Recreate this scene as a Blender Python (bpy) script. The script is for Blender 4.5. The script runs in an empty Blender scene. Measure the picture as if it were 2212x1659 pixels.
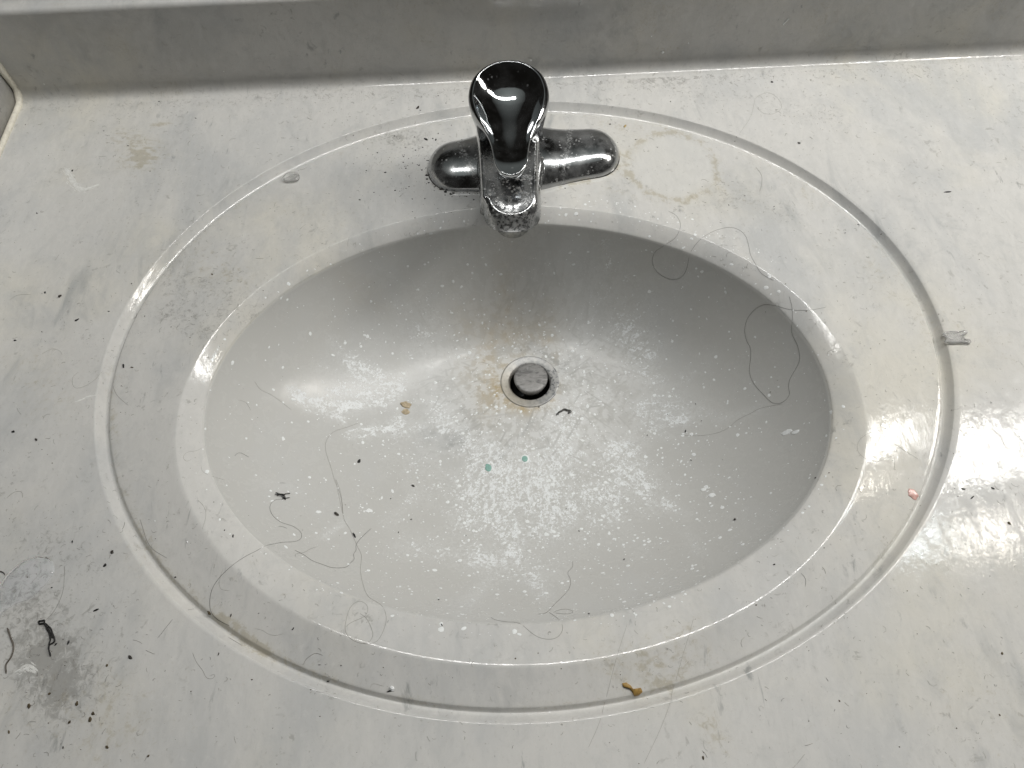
import bpy, bmesh, math, random
import numpy as np
from mathutils import Vector, Matrix
from mathutils.bvhtree import BVHTree

scene = bpy.context.scene
COL = scene.collection
rng = np.random.default_rng(7)
random.seed(7)
R = math.radians

# ------------------------------------------------------------------ camera
cam_d = bpy.data.cameras.new('camera')
cam_d.sensor_width = 36.0
cam_d.lens = 36.0 * 1550.0 / 2212.0
cam_d.clip_start = 0.01
cam_d.clip_end = 50
cam = bpy.data.objects.new('camera', cam_d)
COL.objects.link(cam)
cam.matrix_world = (Matrix.Translation((0, 0, 0.41)) @ Matrix.Rotation(R(90 - 61), 4, 'X')
                    @ Matrix.Rotation(R(-2.72), 4, 'Z'))
scene.camera = cam

# ------------------------------------------------------------------ world, lamps, exposure
world = bpy.data.worlds.new('World')
scene.world = world
world.use_nodes = True
bg = world.node_tree.nodes['Background']
bg.inputs['Color'].default_value = (1.0, 0.93, 0.80, 1)
bg.inputs['Strength'].default_value = 0.009


def bulb(name, loc, power, color, radius):
    d = bpy.data.lights.new(name, 'POINT')
    d.energy = power
    d.color = color
    d.shadow_soft_size = radius
    o = bpy.data.objects.new(name, d)
    COL.objects.link(o)
    o.location = loc
    return o


WARM = (1.0, 0.93, 0.82)
COOL = (0.86, 0.95, 1.0)
bulb('vanity_bulb', (1.30, 0.52, 0.86), 24.0, (1.0, 0.965, 0.90), 0.16)  # added key lamp, far right so its reflection stays out of view
bulb('vanity_bulb', (0.88, 0.52, 0.89), 2.0, WARM, 0.05)
bulb('vanity_bulb', (1.15, 0.48, 1.33), 3.3, WARM, 0.05)
bulb('vanity_bulb', (0.98, 0.49, 1.36), 2.4, COOL, 0.045)


def panel_light(name, loc, rot, sx, sy, power, color, shape='RECTANGLE'):
    d = bpy.data.lights.new(name, 'AREA')
    d.shape = shape; d.size = sx; d.size_y = sy
    d.energy = power; d.color = color
    o = bpy.data.objects.new(name, d)
    COL.objects.link(o)
    o.location = loc
    o.rotation_euler = [R(v) for v in rot]
    return o


panel_light('vanity_bar_light', (0.42, 0.60, 1.2), (-16, 10, 0), 1.5, 0.12, 12.2, (1.0, 0.985, 0.952))
ceil = panel_light('ceiling_bounce_fill', (0.05, 1.15, 2.1), (0, 0, 0), 3.4, 2.8, 1.9, (0.90, 0.98, 0.95), 'ELLIPSE')  # added fill panel: ceiling bounce and the soft glow in the chrome
ceil.data.spread = R(95)
scene.view_settings.view_transform = 'Standard'
scene.view_settings.look = 'None'
scene.view_settings.gamma = 1
scene.view_settings.exposure = 0.09

#@SURF
# ------------------------------------------------------------------ surface of the moulded top (metres)
def ellipse(c, a, b, rot, th):
    r = math.radians(rot)
    x, y = a * np.cos(th), b * np.sin(th)
    return np.stack([c[0] + x * math.cos(r) - y * math.sin(r), c[1] + x * math.sin(r) + y * math.cos(r)], -1)


DRAIN = (0.0145, 0.2815)
DRAIN_R = 0.0234
Z_DRAIN, Z_IN, Z_RIM, Z_GRV = -0.095, -0.0062, 0.0015, -0.0025
E_DRAIN = (DRAIN, DRAIN_R, DRAIN_R, 0.0)
E_IN = ((0.0017, 0.2231), 0.2048, 0.1458, -1.64)
E_RIM = ((0.0032, 0.2172), 0.2197, 0.1632, -2.03)
E_GI = ((0.0086, 0.2596), 0.2748, 0.2256, 1.9)
E_GO = ((0.0081, 0.2614), 0.2830, 0.2348, 1.8)
X0, X1, Y0, Y1 = -0.408, 0.75, -0.10, 0.5180     # the flat top; the backsplash cove starts at Y1
COVE = 0.0125
YB = Y1 + COVE                                   # face of the backsplash
ZB = 0.0775


def pchip(xs, ys, x):
    xs, ys = np.asarray(xs, float), np.asarray(ys, float)
    h = np.diff(xs); d = np.diff(ys) / h
    m = np.zeros(len(xs)); m[0], m[-1] = d[0], d[-1]
    for i in range(1, len(xs) - 1):
        if d[i - 1] * d[i] > 0:
            w1, w2 = 2 * h[i] + h[i - 1], h[i] + 2 * h[i - 1]
            m[i] = (w1 + w2) / (w1 / d[i - 1] + w2 / d[i])
    k = np.clip(np.searchsorted(xs, x) - 1, 0, len(xs) - 2)
    t = (x - xs[k]) / h[k]
    return ((2*t**3 - 3*t**2 + 1) * ys[k] + (t**3 - 2*t**2 + t) * h[k] * m[k]
            + (-2*t**3 + 3*t**2) * ys[k + 1] + (t**3 - t**2) * h[k] * m[k + 1])


def profile():
    """lam 0..1 bowl, 1..2 rolled band, 2..3 deck, 3..4 groove, 4..5 out to the edge of the top."""
    t = 1 - (1 - np.linspace(0, 1, 250)) ** 1.35
    zb = Z_IN - (Z_IN - Z_DRAIN) * (1 - t ** 2.9) ** 0.88
    s = np.linspace(0, 1, 34)[1:]
    zr = Z_IN + (Z_RIM - Z_IN) * (0.7 * s + 0.3 * (1 - (1 - s) ** 2))
    d = np.linspace(0, 1, 60)[1:]
    zd = Z_RIM + (Z_GRV - Z_RIM) * d
    g = np.linspace(0, 1, 36)[1:]
    zg = pchip([0, 0.12, 0.22, 0.32, 0.45, 0.65, 0.85, 0.95, 1.0],
               [Z_GRV, -0.0038, -0.0050, -0.0055, -0.0051, -0.0035, -0.0015, -0.0004, 0.0], g)
    o = np.concatenate([np.linspace(0, 0.03, 5)[1:], np.linspace(0.03, 1, 70)[1:] ** 1.0])
    lam = np.concatenate([t, 1 + s, 2 + d, 3 + g, 4 + o])
    z = np.concatenate([zb, zr, zd, zg, o * 0])
    # soften the two moulded edges (about 2 mm)
    for c, w, n in ((249, 9, 8), (282, 6, 9), (342, 9, 9)):
        for _ in range(n):
            i = np.arange(c - w, c + w)
            z[i] = 0.25 * z[i - 1] + 0.5 * z[i] + 0.25 * z[i + 1]
            lam[i] = 0.25 * lam[i - 1] + 0.5 * lam[i] + 0.25 * lam[i + 1]
    return lam, z


def thetas(n):
    th = np.linspace(0, 2 * math.pi, n, endpoint=False)
    for cx, cy in ((X0, Y0), (X1, Y0), (X0, Y1), (X1, Y1)):
        a = math.atan2(cy - E_GO[0][1], cx - E_GO[0][0]) % (2 * math.pi)
        th[np.argmin(np.abs(th - a))] = a
    return th


def ring_xy(lam, th):
    P = [ellipse(*e, th) for e in (E_DRAIN, E_IN, E_RIM, E_GI, E_GO)]
    if lam >= 4:
        c = np.array(E_GO[0]); d = np.stack([np.cos(th), np.sin(th)], -1)
        with np.errstate(divide='ignore'):
            tx = np.where(d[:, 0] > 0, (X1 - c[0]) / d[:, 0], (X0 - c[0]) / d[:, 0])
            ty = np.where(d[:, 1] > 0, (Y1 - c[1]) / d[:, 1], (Y0 - c[1]) / d[:, 1])
        P.append(c + d * np.minimum(np.abs(tx), np.abs(ty))[:, None])
    k = min(int(lam), len(P) - 2)
    return P[k] + (P[k + 1] - P[k]) * (lam - k)


def surface(nth):
    lam, z = profile()
    th = thetas(nth)
    V = np.empty((len(lam), nth, 3))
    for i, l in enumerate(lam):
        V[i, :, :2] = ring_xy(l, th)
        V[i, :, 2] = z[i]
    return lam, V
#@END

DATA = {'hairs': [('long dark hair running from black tuft in bowl down over left front rim',0.085,1,[[-155.2,170.2],[-158.6,169.3],[-160.3,165.9],
[-160.2,161.9],[-158.4,157.5],[-155.6,154.0],[-151.2,150.8],[-145.7,149.6],[-141.5,147.3],[-138.6,143.9],[-137.9,139.7],[-140.1,136.7],[-145.7,134.7],
[-150.5,130.6],[-154.1,126.1],[-160.2,121.4],[-166.3,115.6],[-172.4,110.0],[-176.3,103.9],[-177.2,97.8],[-176.3,92.5],[-174.8,89.7],[-171.6,86.7],
[-164.1,82.9]]),('long thin hair crossing left of bowl and ending in big loop on front rim',0.07,0.5,[[-118.2,244.2],[-124.6,239.9],[-134.5,233.7],
[-138.5,225.1],[-137.9,216.4],[-132.8,202.9],[-129.0,192.2],[-123.4,179.8],[-119.9,165.5],[-128.5,193.0],[-123.7,182.0],[-120.3,168.9],[-118.0,160.3],
[-112.9,152.2],[-108.7,144.0],[-105.3,137.6],[-101.9,131.4],[-99.6,119.2],[-95.5,108.3],[-89.9,98.4],[-83.7,93.8],[-79.3,90.1],[-76.8,84.4],[-76.7,79.2],
[-78.3,73.6],[-80.9,69.9],[-85.8,69.0],[-92.2,70.7],[-96.5,73.8],[-98.4,77.9],[-98.4,83.6],[-97.4,89.5],[-94.9,93.0],[-91.9,93.7],[-88.5,91.7],[-87.2,88.1],
[-88.7,84.4],[-93.4,82.3],[-97.3,80.0],[-98.2,78.6]]),('short curved hair inside the big hair loop on front rim',0.07,0.5,[[-91.5,86.4],[-87.5,83.4],
[-84.3,78.0],[-82.8,73.2],[-84.6,70.0],[-88.5,69.3]]),('wavy dark hair curling along the left front wall of bowl',0.085,1,[[-100.1,154.5],[-104.4,146.8],
[-106.9,139.8],[-105.6,135.1],[-106.8,131.7],[-105.0,127.6],[-106.8,124.1],[-107.5,120.7],[-114.7,119.0],[-121.2,121.0],[-127.2,123.2],[-132.4,127.0],
[-137.9,129.7]]),('thin kinked hair crossing left end of the wavy dark hair',0.06,0.6,[[-127.6,135.2],[-131.2,132.2],[-132.1,129.5],[-134.0,128.2],
[-136.8,126.5],[-135.4,124.2]]),('hair hanging down the front right wall of bowl to rim',0.075,0.7,[[34.3,125.7],[33.9,121.0],[30.0,116.5],[31.2,111.1],
[30.2,105.3],[26.6,99.7],[18.5,91.0],[15.8,87.3],[12.8,84.8],[8.8,84.6]]),('looping hair draped over front rim right of its middle',0.07,0.6,[[15.2,85.5],
[19.5,80.4],[21.7,75.0],[20.8,71.0],[17.1,67.9],[10.7,68.0],[5.1,70.9],[-2.4,77.8],[-9.6,79.3],[-16.6,81.4],[-18.6,83.5]]),
('small oval hair loop at the front edge of bowl',0.06,0.6,[[17.7,85.3],[22.2,87.2],[27.3,86.7],[29.2,84.2],[24.3,83.3],[18.4,84.8]]),
('s shaped dark hair over the back right rim of bowl',0.075,0.9,[[122.9,367.7],[127.9,363.3],[129.8,355.0],[127.7,348.1],[124.1,343.9],[117.2,342.0],
[111.4,342.8],[110.1,341.7],[111.5,338.9],[116.6,334.3],[124.7,329.3],[130.8,327.2],[133.7,327.6],[134.4,329.6],[134.3,331.9],[137.7,336.2],[144.1,341.1],
[153.5,346.8],[164.7,349.7],[171.8,346.8],[175.3,340.3],[175.5,331.2],[175.1,322.9],[177.0,313.9],[179.6,307.4],[182.9,303.7],[187.1,299.9]]),
('large dark hair loop on the right wall of bowl',0.075,1,[[217.0,274.9],[207.5,273.4],[200.0,275.1],[192.8,278.6],[185.9,284.1],[181.6,287.8],[177.4,289.4],
[173.4,287.8],[172.1,283.1],[173.1,276.0],[175.3,269.3],[174.8,262.1],[173.8,255.7],[174.8,246.6],[179.1,234.1],[182.3,225.8],[185.6,222.8],[189.5,223.5],
[191.4,226.8],[191.5,231.1],[192.8,236.5],[196.3,241.3],[198.2,245.7],[197.6,254.2],[195.5,261.8],[194.8,266.0],[195.4,272.3],[195.8,279.1],[195.0,286.9]]),
('thin grey hair reaching left from bottom of large hair loop',0.06,0.5,[[125.0,221.3],[137.4,217.9],[148.3,216.8],[155.6,218.5],[162.1,222.5],[170.1,224.1],
[176.5,225.2],[186.9,221.7]]),('faint hair loop on the right deck beside bowl rim',0.06,0.5,[[245.6,162.4],[238.0,168.6],[230.5,175.5],[224.7,180.0],
[217.3,178.9],[211.5,174.1],[210.0,167.8],[212.8,163.0],[219.2,161.0],[228.4,163.9],[231.0,165.1],[229.0,156.2]]),
('thin hair rising from black yarn scrap at lower left',0.07,0.6,[[-264.7,120.5],[-262.0,107.7],[-262.3,101.2],[-263.5,96.3],[-265.3,92.6],[-267.6,90.1]]),
('thick straight dark fibre at far left front of counter',0.42,0.75,[[-287.7,86.9],[-284.4,81.7],[-281.1,76.5],[-281.0,70.9],[-282.8,67.6],[-281.1,62.8]]),
('short hooked black fibre at left edge beside the water film',0.3,1,[[-304.1,119.4],[-301.3,119.1],[-298.7,118.2],[-298.0,116.6]]),
('curved brownish hair on left deck near the groove',0.075,0.7,[[-227.4,147.5],[-225.0,142.6],[-221.1,134.8],[-216.2,128.8],[-206.5,122.9]]),
('straight hair with dark root on the left front counter',0.07,0.8,[[-202.1,77.6],[-195.6,87.5]]),
('thin hair with curled end on front counter left of middle',0.06,0.6,[[-181.3,69.0],[-178.0,63.6],[-174.1,59.6],[-171.5,55.7],[-167.8,55.1],[-166.8,57.5],
[-170.0,56.8]]),('short straight hair lying along the left front groove',0.07,0.7,[[-164.3,76.9],[-156.0,72.2]]),
('short dark curved hair in the warm glare on front right deck',0.08,1,[[157.5,96.2],[159.7,93.0],[158.5,88.8]]),
('long faint hair crossing front groove right of middle',0.05,0.35,[[57.3,73.7],[48.8,55.4],[38.3,28.2],[30.0,13.6]]),
('long faint hair over front groove beside the brown flake',0.05,0.35,[[93.7,74.7],[85.3,56.9],[76.6,37.0],[68.5,22.0],[57.3,5.4]]),
('short faint curved hair near the front right edge of counter',0.06,0.5,[[138.7,6.4],[133.2,1.7]]),('short dark curved hair on left ring groove',0.09,0.9,
[[-237.3,146.7],[-236.2,142.9],[-236.3,140.2]]),('wavy grey hair on front left deck',0.075,0.7,[[-110.0,64.6],[-114.0,66.0],[-117.7,64.1],[-119.6,62.8],
[-120.8,58.6]]),('short wavy brown hair on the deck right of the cup ring',0.075,0.7,[[198.0,411.4],[200.5,401.6],[197.8,390.9],[195.2,384.8]]),
('faint looped hair on counter behind the back right groove',0.055,0.5,[[191.8,446.7],[204.3,465.2],[210.8,481.5],[214.3,488.1],[224.6,492.6],[231.1,484.9],
[231.5,474.3],[224.4,467.7],[216.2,468.0],[211.4,475.4]]),('faint bent hair on left counter near the edge of picture',0.06,0.5,[[-354.6,314.8],[-350.4,319.0],
[-340.5,319.0]]),('faint arched hair on left counter',0.06,0.5,[[-318.7,267.8],[-313.1,271.7],[-306.9,269.7],[-304.3,266.2]]),
('faint looped hair at left side outside the groove',0.06,0.45,[[-273.9,252.2],[-277.2,245.5],[-283.7,240.4],[-289.0,240.0],[-291.9,243.8],[-292.5,248.9],
[-289.8,252.0]]),('thin wavy hair on left deck starting in the groove',0.065,0.6,[[-265.5,241.4],[-261.6,234.9],[-256.4,229.8],[-251.2,225.7]]),
('short dark arched hair on the left wall of bowl',0.08,0.9,[[-185.8,196.3],[-184.2,200.2],[-179.3,198.5]]),('faint bent hair low on the left counter',0.07,0.5,
[[-311.5,164.5],[-308.2,168.1],[-303.5,168.2],[-301.9,164.0]]),('tiny arched dark hair above the black tuft',0.08,0.8,[[-159.9,183.3],[-158.5,184.4],
[-156.9,183.8]]),('tiny arched dark hair under the long dark hair in bowl',0.08,0.9,[[-151.7,147.3],[-149.9,147.8],[-147.1,146.6]]),
('thin wavy hair on the left wall of bowl',0.06,0.45,[[-182.6,256.4],[-179.6,252.3],[-174.4,251.4],[-169.0,248.9],[-161.7,244.1]]),
('thin wavy hair low on left wall of bowl',0.05,0.4,[[-190.0,239.1],[-186.2,239.5],[-183.5,234.8]]),('faint tangled hair on left rim of bowl',0.05,0.45,
[[-185.0,175.2],[-190.5,175.3],[-195.7,177.5],[-197.4,182.0]]),('faint curl of hair on the left rim band',0.05,0.45,[[-198.4,197.0],[-201.2,192.1],
[-206.2,190.0],[-207.7,186.2],[-205.3,183.1],[-202.5,185.9]]),('faint curved hair on lower left rim band',0.06,0.5,[[-193.6,157.3],[-189.8,153.7],[-187.3,148.5],
[-186.8,143.3],[-187.1,138.2]]),('faint curled hair on deck beside the lower left rim',0.05,0.45,[[-171.4,114.0],[-172.3,110.5],[-172.5,105.5],[-170.9,102.7],
[-166.0,101.9]]),('faint branching hair on the front left deck',0.05,0.5,[[-149.0,80.5],[-144.3,79.3],[-142.3,77.6],[-137.2,76.2],[-132.5,77.0]]),
('short pale hair on the front deck below the hair loop',0.05,0.45,[[-83.3,47.3],[-82.4,49.3],[-76.1,47.6]]),
('short curved hair hanging on right rim of bowl at back',0.07,0.8,[[172.0,316.1],[170.5,312.8]]),
('fine straight dark hair on dull backsplash left of faucet',0.16,1,[[-285.4,530.5,9.4],[-285.4,530.5,6.0],[-285.2,530.5,2.9]])],
'crumbs': [('tiny black crumb on counter left of the faucet and groove','b',[-327.5,484.8],1.0),('tiny black crumb on counter left of the faucet and groove','b',
[-366.3,458.9],1.0),('tiny black crumb on counter left of the faucet and groove','b',[-354.9,464.3],1.0),
('tiny black crumb on counter left of the faucet and groove','b',[-253.2,494.8],1.0),('tiny black crumb on counter left of the faucet and groove','b',
[-303.3,465.9],1.2),('tiny black crumb on counter left of the faucet and groove','b',[-395.7,496.7],1.0),('black crumb beside the white crescent smear','b',
[-342.0,440.7],1.7),('small dark sliver on left counter below the white crescent smear','b',[-358.0,396.7],1.2),
('tiny black crumb at foot of the backsplash left of faucet','b',[-287.9,517.7],1.2),('upright black crumb at the foot of backsplash right of faucet','b',
[230.6,505.3],2.2),('black crumb behind right wing of the faucet','b',[90.2,466.7],1.4),('tiny dark crumb on deck or counter right of the faucet','b',
[142.5,487.3],1.0),('tiny dark crumb on deck or counter right of the faucet','b',[152.4,391.8],1.0),('tiny dark crumb on deck or counter right of the faucet',
'b',[274.7,338.6],1.0),('tiny dark crumb on deck or counter right of the faucet','b',[248.7,341.2],1.0),
('tiny dark crumb on deck or counter right of the faucet','b',[261.2,349.0],1.0),('tiny dark crumb on deck or counter right of the faucet','b',
[124.9,437.2],1.0),('tiny dark crumb on deck or counter right of the faucet','b',[169.0,372.0],1.0),('tiny dark crumb on deck or counter right of the faucet',
'b',[202.6,369.0],1.0),('tiny dark crumb on deck or counter right of the faucet','b',[202.0,366.3],1.0),
('fuzzy grey crumb on counter outside the back right groove','g',[236.3,432.7],2.4),('short straight dark sliver on the right counter','s',[334.4,374.6],2.4),
('stout black crumb on left counter','b',[-319.0,316.4],2.6),('elongated black crumb on left counter nearer the groove','b',[-301.7,294.8],2.0),
('olive crumb on the back left deck','o',[-213.0,330.1],1.5),('small dark crumb on the left counter beside bowl','b',[-323.8,286.3],1.0),
('small dark crumb on the left counter beside bowl','b',[-340.5,280.3],1.5),('small dark crumb on the left counter beside bowl','b',[-330.8,320.2],1.2),
('small dark crumb on the left counter beside bowl','b',[-304.2,203.2],1.4),('small dark crumb on the left counter beside bowl','b',[-320.8,209.7],2.0),
('small dark crumb on the left counter beside bowl','b',[-280.6,300.8],1.0),('small dark crumb on the left counter beside bowl','b',[-269.7,324.6],1.0),
('small dark crumb on the left deck between groove and bowl','b',[-261.5,256.7],1.6),('small dark crumb on the left deck between groove and bowl','b',
[-255.6,296.8],1.0),('small dark crumb on the left deck between groove and bowl','b',[-234.2,285.6],1.0),('rust brown flake on left deck beside a dark crumb',
'o',[-255.4,254.9],1.6),('large charcoal crumb left of faucet','b',[-60.0,458.6],3.2),('charcoal crumb behind the groove left of faucet','b',[-67.3,495.2],2.4),
('small black crumb scattered left of the faucet','b',[-54.8,459.3],1.4),('small black crumb scattered left of the faucet','b',[-52.3,457.8],1.4),
('small black crumb scattered left of the faucet','b',[-29.6,499.6],1.0),('small black crumb scattered left of the faucet','b',[-64.5,507.8],1.0),
('small black crumb scattered left of the faucet','b',[-50.7,508.3],1.0),('small black crumb scattered left of the faucet','b',[-50.5,464.9],1.0),
('small black crumb scattered left of the faucet','b',[-65.8,447.9],1.0),('small black crumb scattered left of the faucet','b',[-68.4,446.6],1.3),
('small black crumb scattered left of the faucet','b',[-39.6,474.2],1.0),('small black crumb scattered left of the faucet','b',[-64.9,429.1],1.2),
('small black crumb scattered left of the faucet','b',[-58.1,430.7],1.0),('small black crumb scattered left of the faucet','b',[-65.4,491.3],1.0),
('small black crumb scattered left of the faucet','b',[-44.1,498.6],1.0),('small black crumb scattered left of the faucet','b',[-69.8,462.3],1.0),
('black crumb stuck at front of left faucet wing','b',[-47.7,401.0],2.4),('black crumb stuck at front of left faucet wing','b',[-40.4,400.8],2.0),
('black crumb stuck at front of left faucet wing','b',[-55.4,414.5],2.0),('black crumb stuck at front of left faucet wing','b',[-53.5,411.9],1.4),
('black crumb stuck at front of left faucet wing','b',[-30.4,399.7],1.2),('black crumb stuck at front of left faucet wing','b',[-46.0,404.6],1.2),
('black crumb stuck at front of left faucet wing','b',[-36.8,399.4],1.2),('tiny black crumb on deck in front of left faucet wing','b',[-27.7,392.0],1.2),
('tiny black crumb on deck in front of left faucet wing','b',[-59.8,425.4],1.0),('tiny black crumb on deck in front of left faucet wing','b',[-58.9,408.0],1.0),
('tiny dark fleck right of the faucet wing','b',[108.7,447.2],1.4),('tiny dark fleck right of the faucet wing','b',[96.4,403.4],0.8),
('large black crumb on the lower left counter','b',[-238.3,127.5],2.6),('small black crumb on lower left counter','b',[-241.1,119.7],1.6),
('small black crumb on lower left counter','b',[-240.0,94.5],1.6),('small black crumb on lower left counter','b',[-215.0,68.4],2.2),
('small black crumb on lower left counter','b',[-263.9,134.8],1.6),('small black crumb on lower left counter','b',[-240.6,25.3],1.4),
('small black crumb on lower left counter','b',[-166.8,67.6],1.3),('small black crumb on lower left counter','b',[-258.1,76.9],1.6),
('small black crumb on lower left counter','b',[-251.4,77.3],1.6),('small black crumb on lower left counter','b',[-199.4,111.6],1.0),
('small black crumb on lower left counter','b',[-268.9,108.4],1.0),('small black crumb on front left deck or rim','b',[-169.7,134.3],1.6),
('small black crumb on front left deck or rim','b',[-163.7,88.5],1.2),('small black crumb on front left deck or rim','b',[-127.3,79.1],1.4),
('small black crumb on front left deck or rim','b',[-175.1,138.1],1.0),('small black crumb on front left deck or rim','b',[-147.8,88.5],0.9),
('soft grey brown speck on lower left counter','o',[-217.5,24.4],1.8),('soft grey brown speck on lower left counter','o',[-264.0,45.6],2.0),
('soft grey brown speck on lower left counter','o',[-238.6,46.0],2.4),('soft grey brown speck on lower left counter','o',[-195.3,19.5],1.5),
('soft grey brown speck on lower left counter','o',[-227.0,64.5],1.4),('soft grey brown speck on lower left counter','o',[-254.8,51.6],1.6),
('soft grey brown speck on lower left counter','o',[-240.3,37.1],1.8),('soft grey brown speck on lower left counter','o',[-229.8,38.1],2.6),
('soft grey brown speck on lower left counter','o',[-228.8,40.8],2.0),('soft grey brown speck on lower left counter','o',[-271.3,34.0],1.4),
('dark brown clump in the left front groove under the long hair','o',[-176.9,90.6],2.6),('black bird shaped fleck on left front wall of bowl','b',
[-123.3,164.1],2.6),('forked black fleck by the wavy hair in bowl','b',[-109.5,147.4],2.6),('small black fleck on the floor of bowl left of the teal spots','b',
[-115.1,211.2],1.8),('small black fleck on the floor of bowl left of the teal spots','b',[-75.6,192.4],2.0),
('small black fleck on the floor of bowl left of the teal spots','b',[-75.1,163.7],1.6),('small black fleck on the floor of bowl left of the teal spots','b',
[-90.6,180.7],1.0),('small black fleck on the floor of bowl left of the teal spots','b',[-36.9,150.3],1.0),('tiny black fleck low on front wall of bowl','b',
[-50.1,97.5],1.2),('tiny black fleck low on front wall of bowl','b',[37.5,81.9],1.2),('tiny black fleck low on front wall of bowl','b',[34.4,169.7],1.0),
('tiny black fleck low on front wall of bowl','b',[41.6,150.2],1.0),('tiny black fleck low on front wall of bowl','b',[-82.2,152.3],1.0),
('tiny dark fleck on the front deck','b',[-99.5,59.0],1.3),('tiny dark fleck on the front deck','b',[-107.0,51.9],1.2),('tiny dark fleck on the front deck','b',
[-45.7,78.5],1.1),('tiny dark fleck on the front deck','b',[-111.5,60.0],1.0),('black shred under the white crumb on front groove','s',[-72.7,45.2],1.8),
('tiny black fleck on the right wall of bowl','b',[128.3,224.6],1.3),('tiny black fleck on the right wall of bowl','b',[139.0,141.5],1.7),
('tiny black fleck on the right wall of bowl','b',[127.3,198.8],1.3),('tiny black fleck on the right wall of bowl','b',[138.6,245.2],1.0),
('tiny black fleck on the right wall of bowl','b',[118.2,241.7],1.0),('tiny black fleck on the right wall of bowl','b',[140.0,229.9],1.0),
('tiny black fleck on the right wall of bowl','b',[100.9,226.3],1.0),('tiny black fleck on the right wall of bowl','b',[184.0,156.0],1.2),
('dark speck on right counter by the warm glare','b',[268.5,135.7],1.8),('dark speck on right counter by the warm glare','b',[282.6,140.8],1.6),
('dark speck on right counter by the warm glare','b',[265.6,141.4],1.4),('dark brown speck near right edge of counter','o',[284.2,119.2],2.2),
('black crumb just below the drain flange','b',[20.4,257.9],1.6),('tiny black crumb just behind the drain flange','b',[8.8,311.4],1.1),
('black fleck on front right wall or rim of bowl','b',[67.3,123.1],1.4),('black fleck on front right wall or rim of bowl','b',[138.7,141.3],1.7),
('black fleck on front right wall or rim of bowl','b',[144.6,102.3],1.4),('dark speck on the front right counter','o',[254.2,49.2],1.4),
('dark speck on the front right counter','o',[162.2,29.9],1.2),('dark speck on the front right counter','o',[87.3,6.9],1.4),
('dark speck on the front right counter','o',[241.9,19.6],1.2),('yellow flake behind right faucet wing','y',[102.0,464.0],3.0),
('white crumb lying on the front groove','w',[-71.6,46.2],3.0),('white crumb on counter near the back left groove','w',[-168.5,456.0],1.8),
('tiny white crumb on the left deck','w',[-195.2,131.4],1.0),('tiny white crumb on the left deck','w',[-217.7,145.6],1.0)],'teal': [[-21.0,207.6],[7.0,213.8]],
'red': [236.2,140.3],'chip': [-165.5,422.3],'clip': [[288.2,246.0],[304.1,245.5]],'flake': [[50.8,43.4],[53.0,43.8],[55.3,42.3],[56.6,40.2],[60.6,41.0],
[61.3,38.9],[59.0,37.4],[56.6,37.2],[55.5,39.4],[53.4,41.7],[50.9,41.8]],'flakes2': [[-84.2,262.8],[-84.1,257.0]],'puddle': [[-271.7,122.4],[-269.7,116.8],
[-273.0,110.6],[-276.8,105.4],[-280.6,102.2],[-287.4,100.0],[-292.1,96.7],[-295.7,92.7],[-299.5,91.9],[-304.0,107.8],[-299.3,111.0],[-297.9,116.5],
[-294.0,121.1],[-289.8,125.1],[-282.6,127.4],[-276.3,126.4]],'drops': [([-103.7,169.3],2.6),([-134.0,164.2],1.8),([184.2,199.4],3.0),([187.9,196.8],2.2),
([129.2,172.1],2.0),([132.8,165.7],2.6),([-161.2,252.8],1.6),([-136.8,293.0],1.4),([6.2,136.2],1.4)],'curl': [[33.7,249.7],[34.9,251.5],[37.3,252.6],
[39.9,254.1],[42.0,253.3],[44.1,252.6],[44.0,251.1],[42.6,251.2]],'cup': [[134.1,415.4],[166.6,414.0],[139.9,451.5],[129.0,381.4]],'crescent': [[-348.1,443.1],
[-343.4,436.6],[-338.8,427.8],[-333.4,422.5],[-328.7,419.4],[-323.4,420.7],[-317.3,424.1]],'scribble': [[-284.7,229.9],[-282.5,230.8],[-279.1,232.8],
[-274.3,233.6]],'whitesmear': [-270.6,64.0],'wallspots': [([139.7,530.5,14.7],1.0),([159.9,530.5,22.5],0.5),([128.0,530.5,30.3],0.35),([-382.1,530.5,12.5],0.55),
([110.6,530.5,7.7],0.4),([-228.9,530.5,16.5],0.4),([91.9,530.5,10.6],0.35),([67.3,530.5,9.1],0.6),([29.0,530.5,12.9],0.7)],'wallstroke': [[234.4,530.5,35.2],
[235.7,530.5,37.6],[237.5,530.5,40.6]],'tuft': [[[-160.4,172.1],[-157.8,173.8],[-155.5,174.4],[-153.0,175.9]],[[-159.7,174.2],[-158.4,172.5],[-156.0,171.1],
[-154.0,169.9]],[[-159.4,171.7],[-157.1,173.4],[-154.9,171.0],[-152.3,172.3]],[[-159.1,174.2],[-156.5,172.1],[-155.8,173.3],[-155.0,175.1]],[[-155.9,169.7],
[-154.8,171.7],[-155.9,173.3],[-157.5,173.8]],[[-160.4,173.5],[-159.7,174.2],[-158.7,171.5]],[[-156.2,172.2],[-154.2,169.9],[-155.2,172.1]]],
'yarn': [[[-267.6,90.1],[-270.9,89.6],[-270.5,88.8],[-270.1,88.2],[-266.9,88.3],[-263.0,85.5],[-261.7,83.4],[-260.0,80.9],[-258.9,78.6],[-259.9,77.5],
[-261.8,76.6]],[[-266.9,88.3],[-265.1,85.2],[-262.5,82.1],[-261.6,79.4],[-261.4,75.8],[-259.1,70.8]],[[-267.6,89.9],[-266.6,87.7],[-263.4,84.1],[-260.4,80.6]]],
'soap': [([-162.2,259.9],[-151.5,252.8],4.0,1.3),([-151.5,252.8],[-130.3,258.3],7.0,0.9),([-130.3,259.1],[-99.2,268.5],9.0,1.1),([-121.1,290.3],
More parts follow.
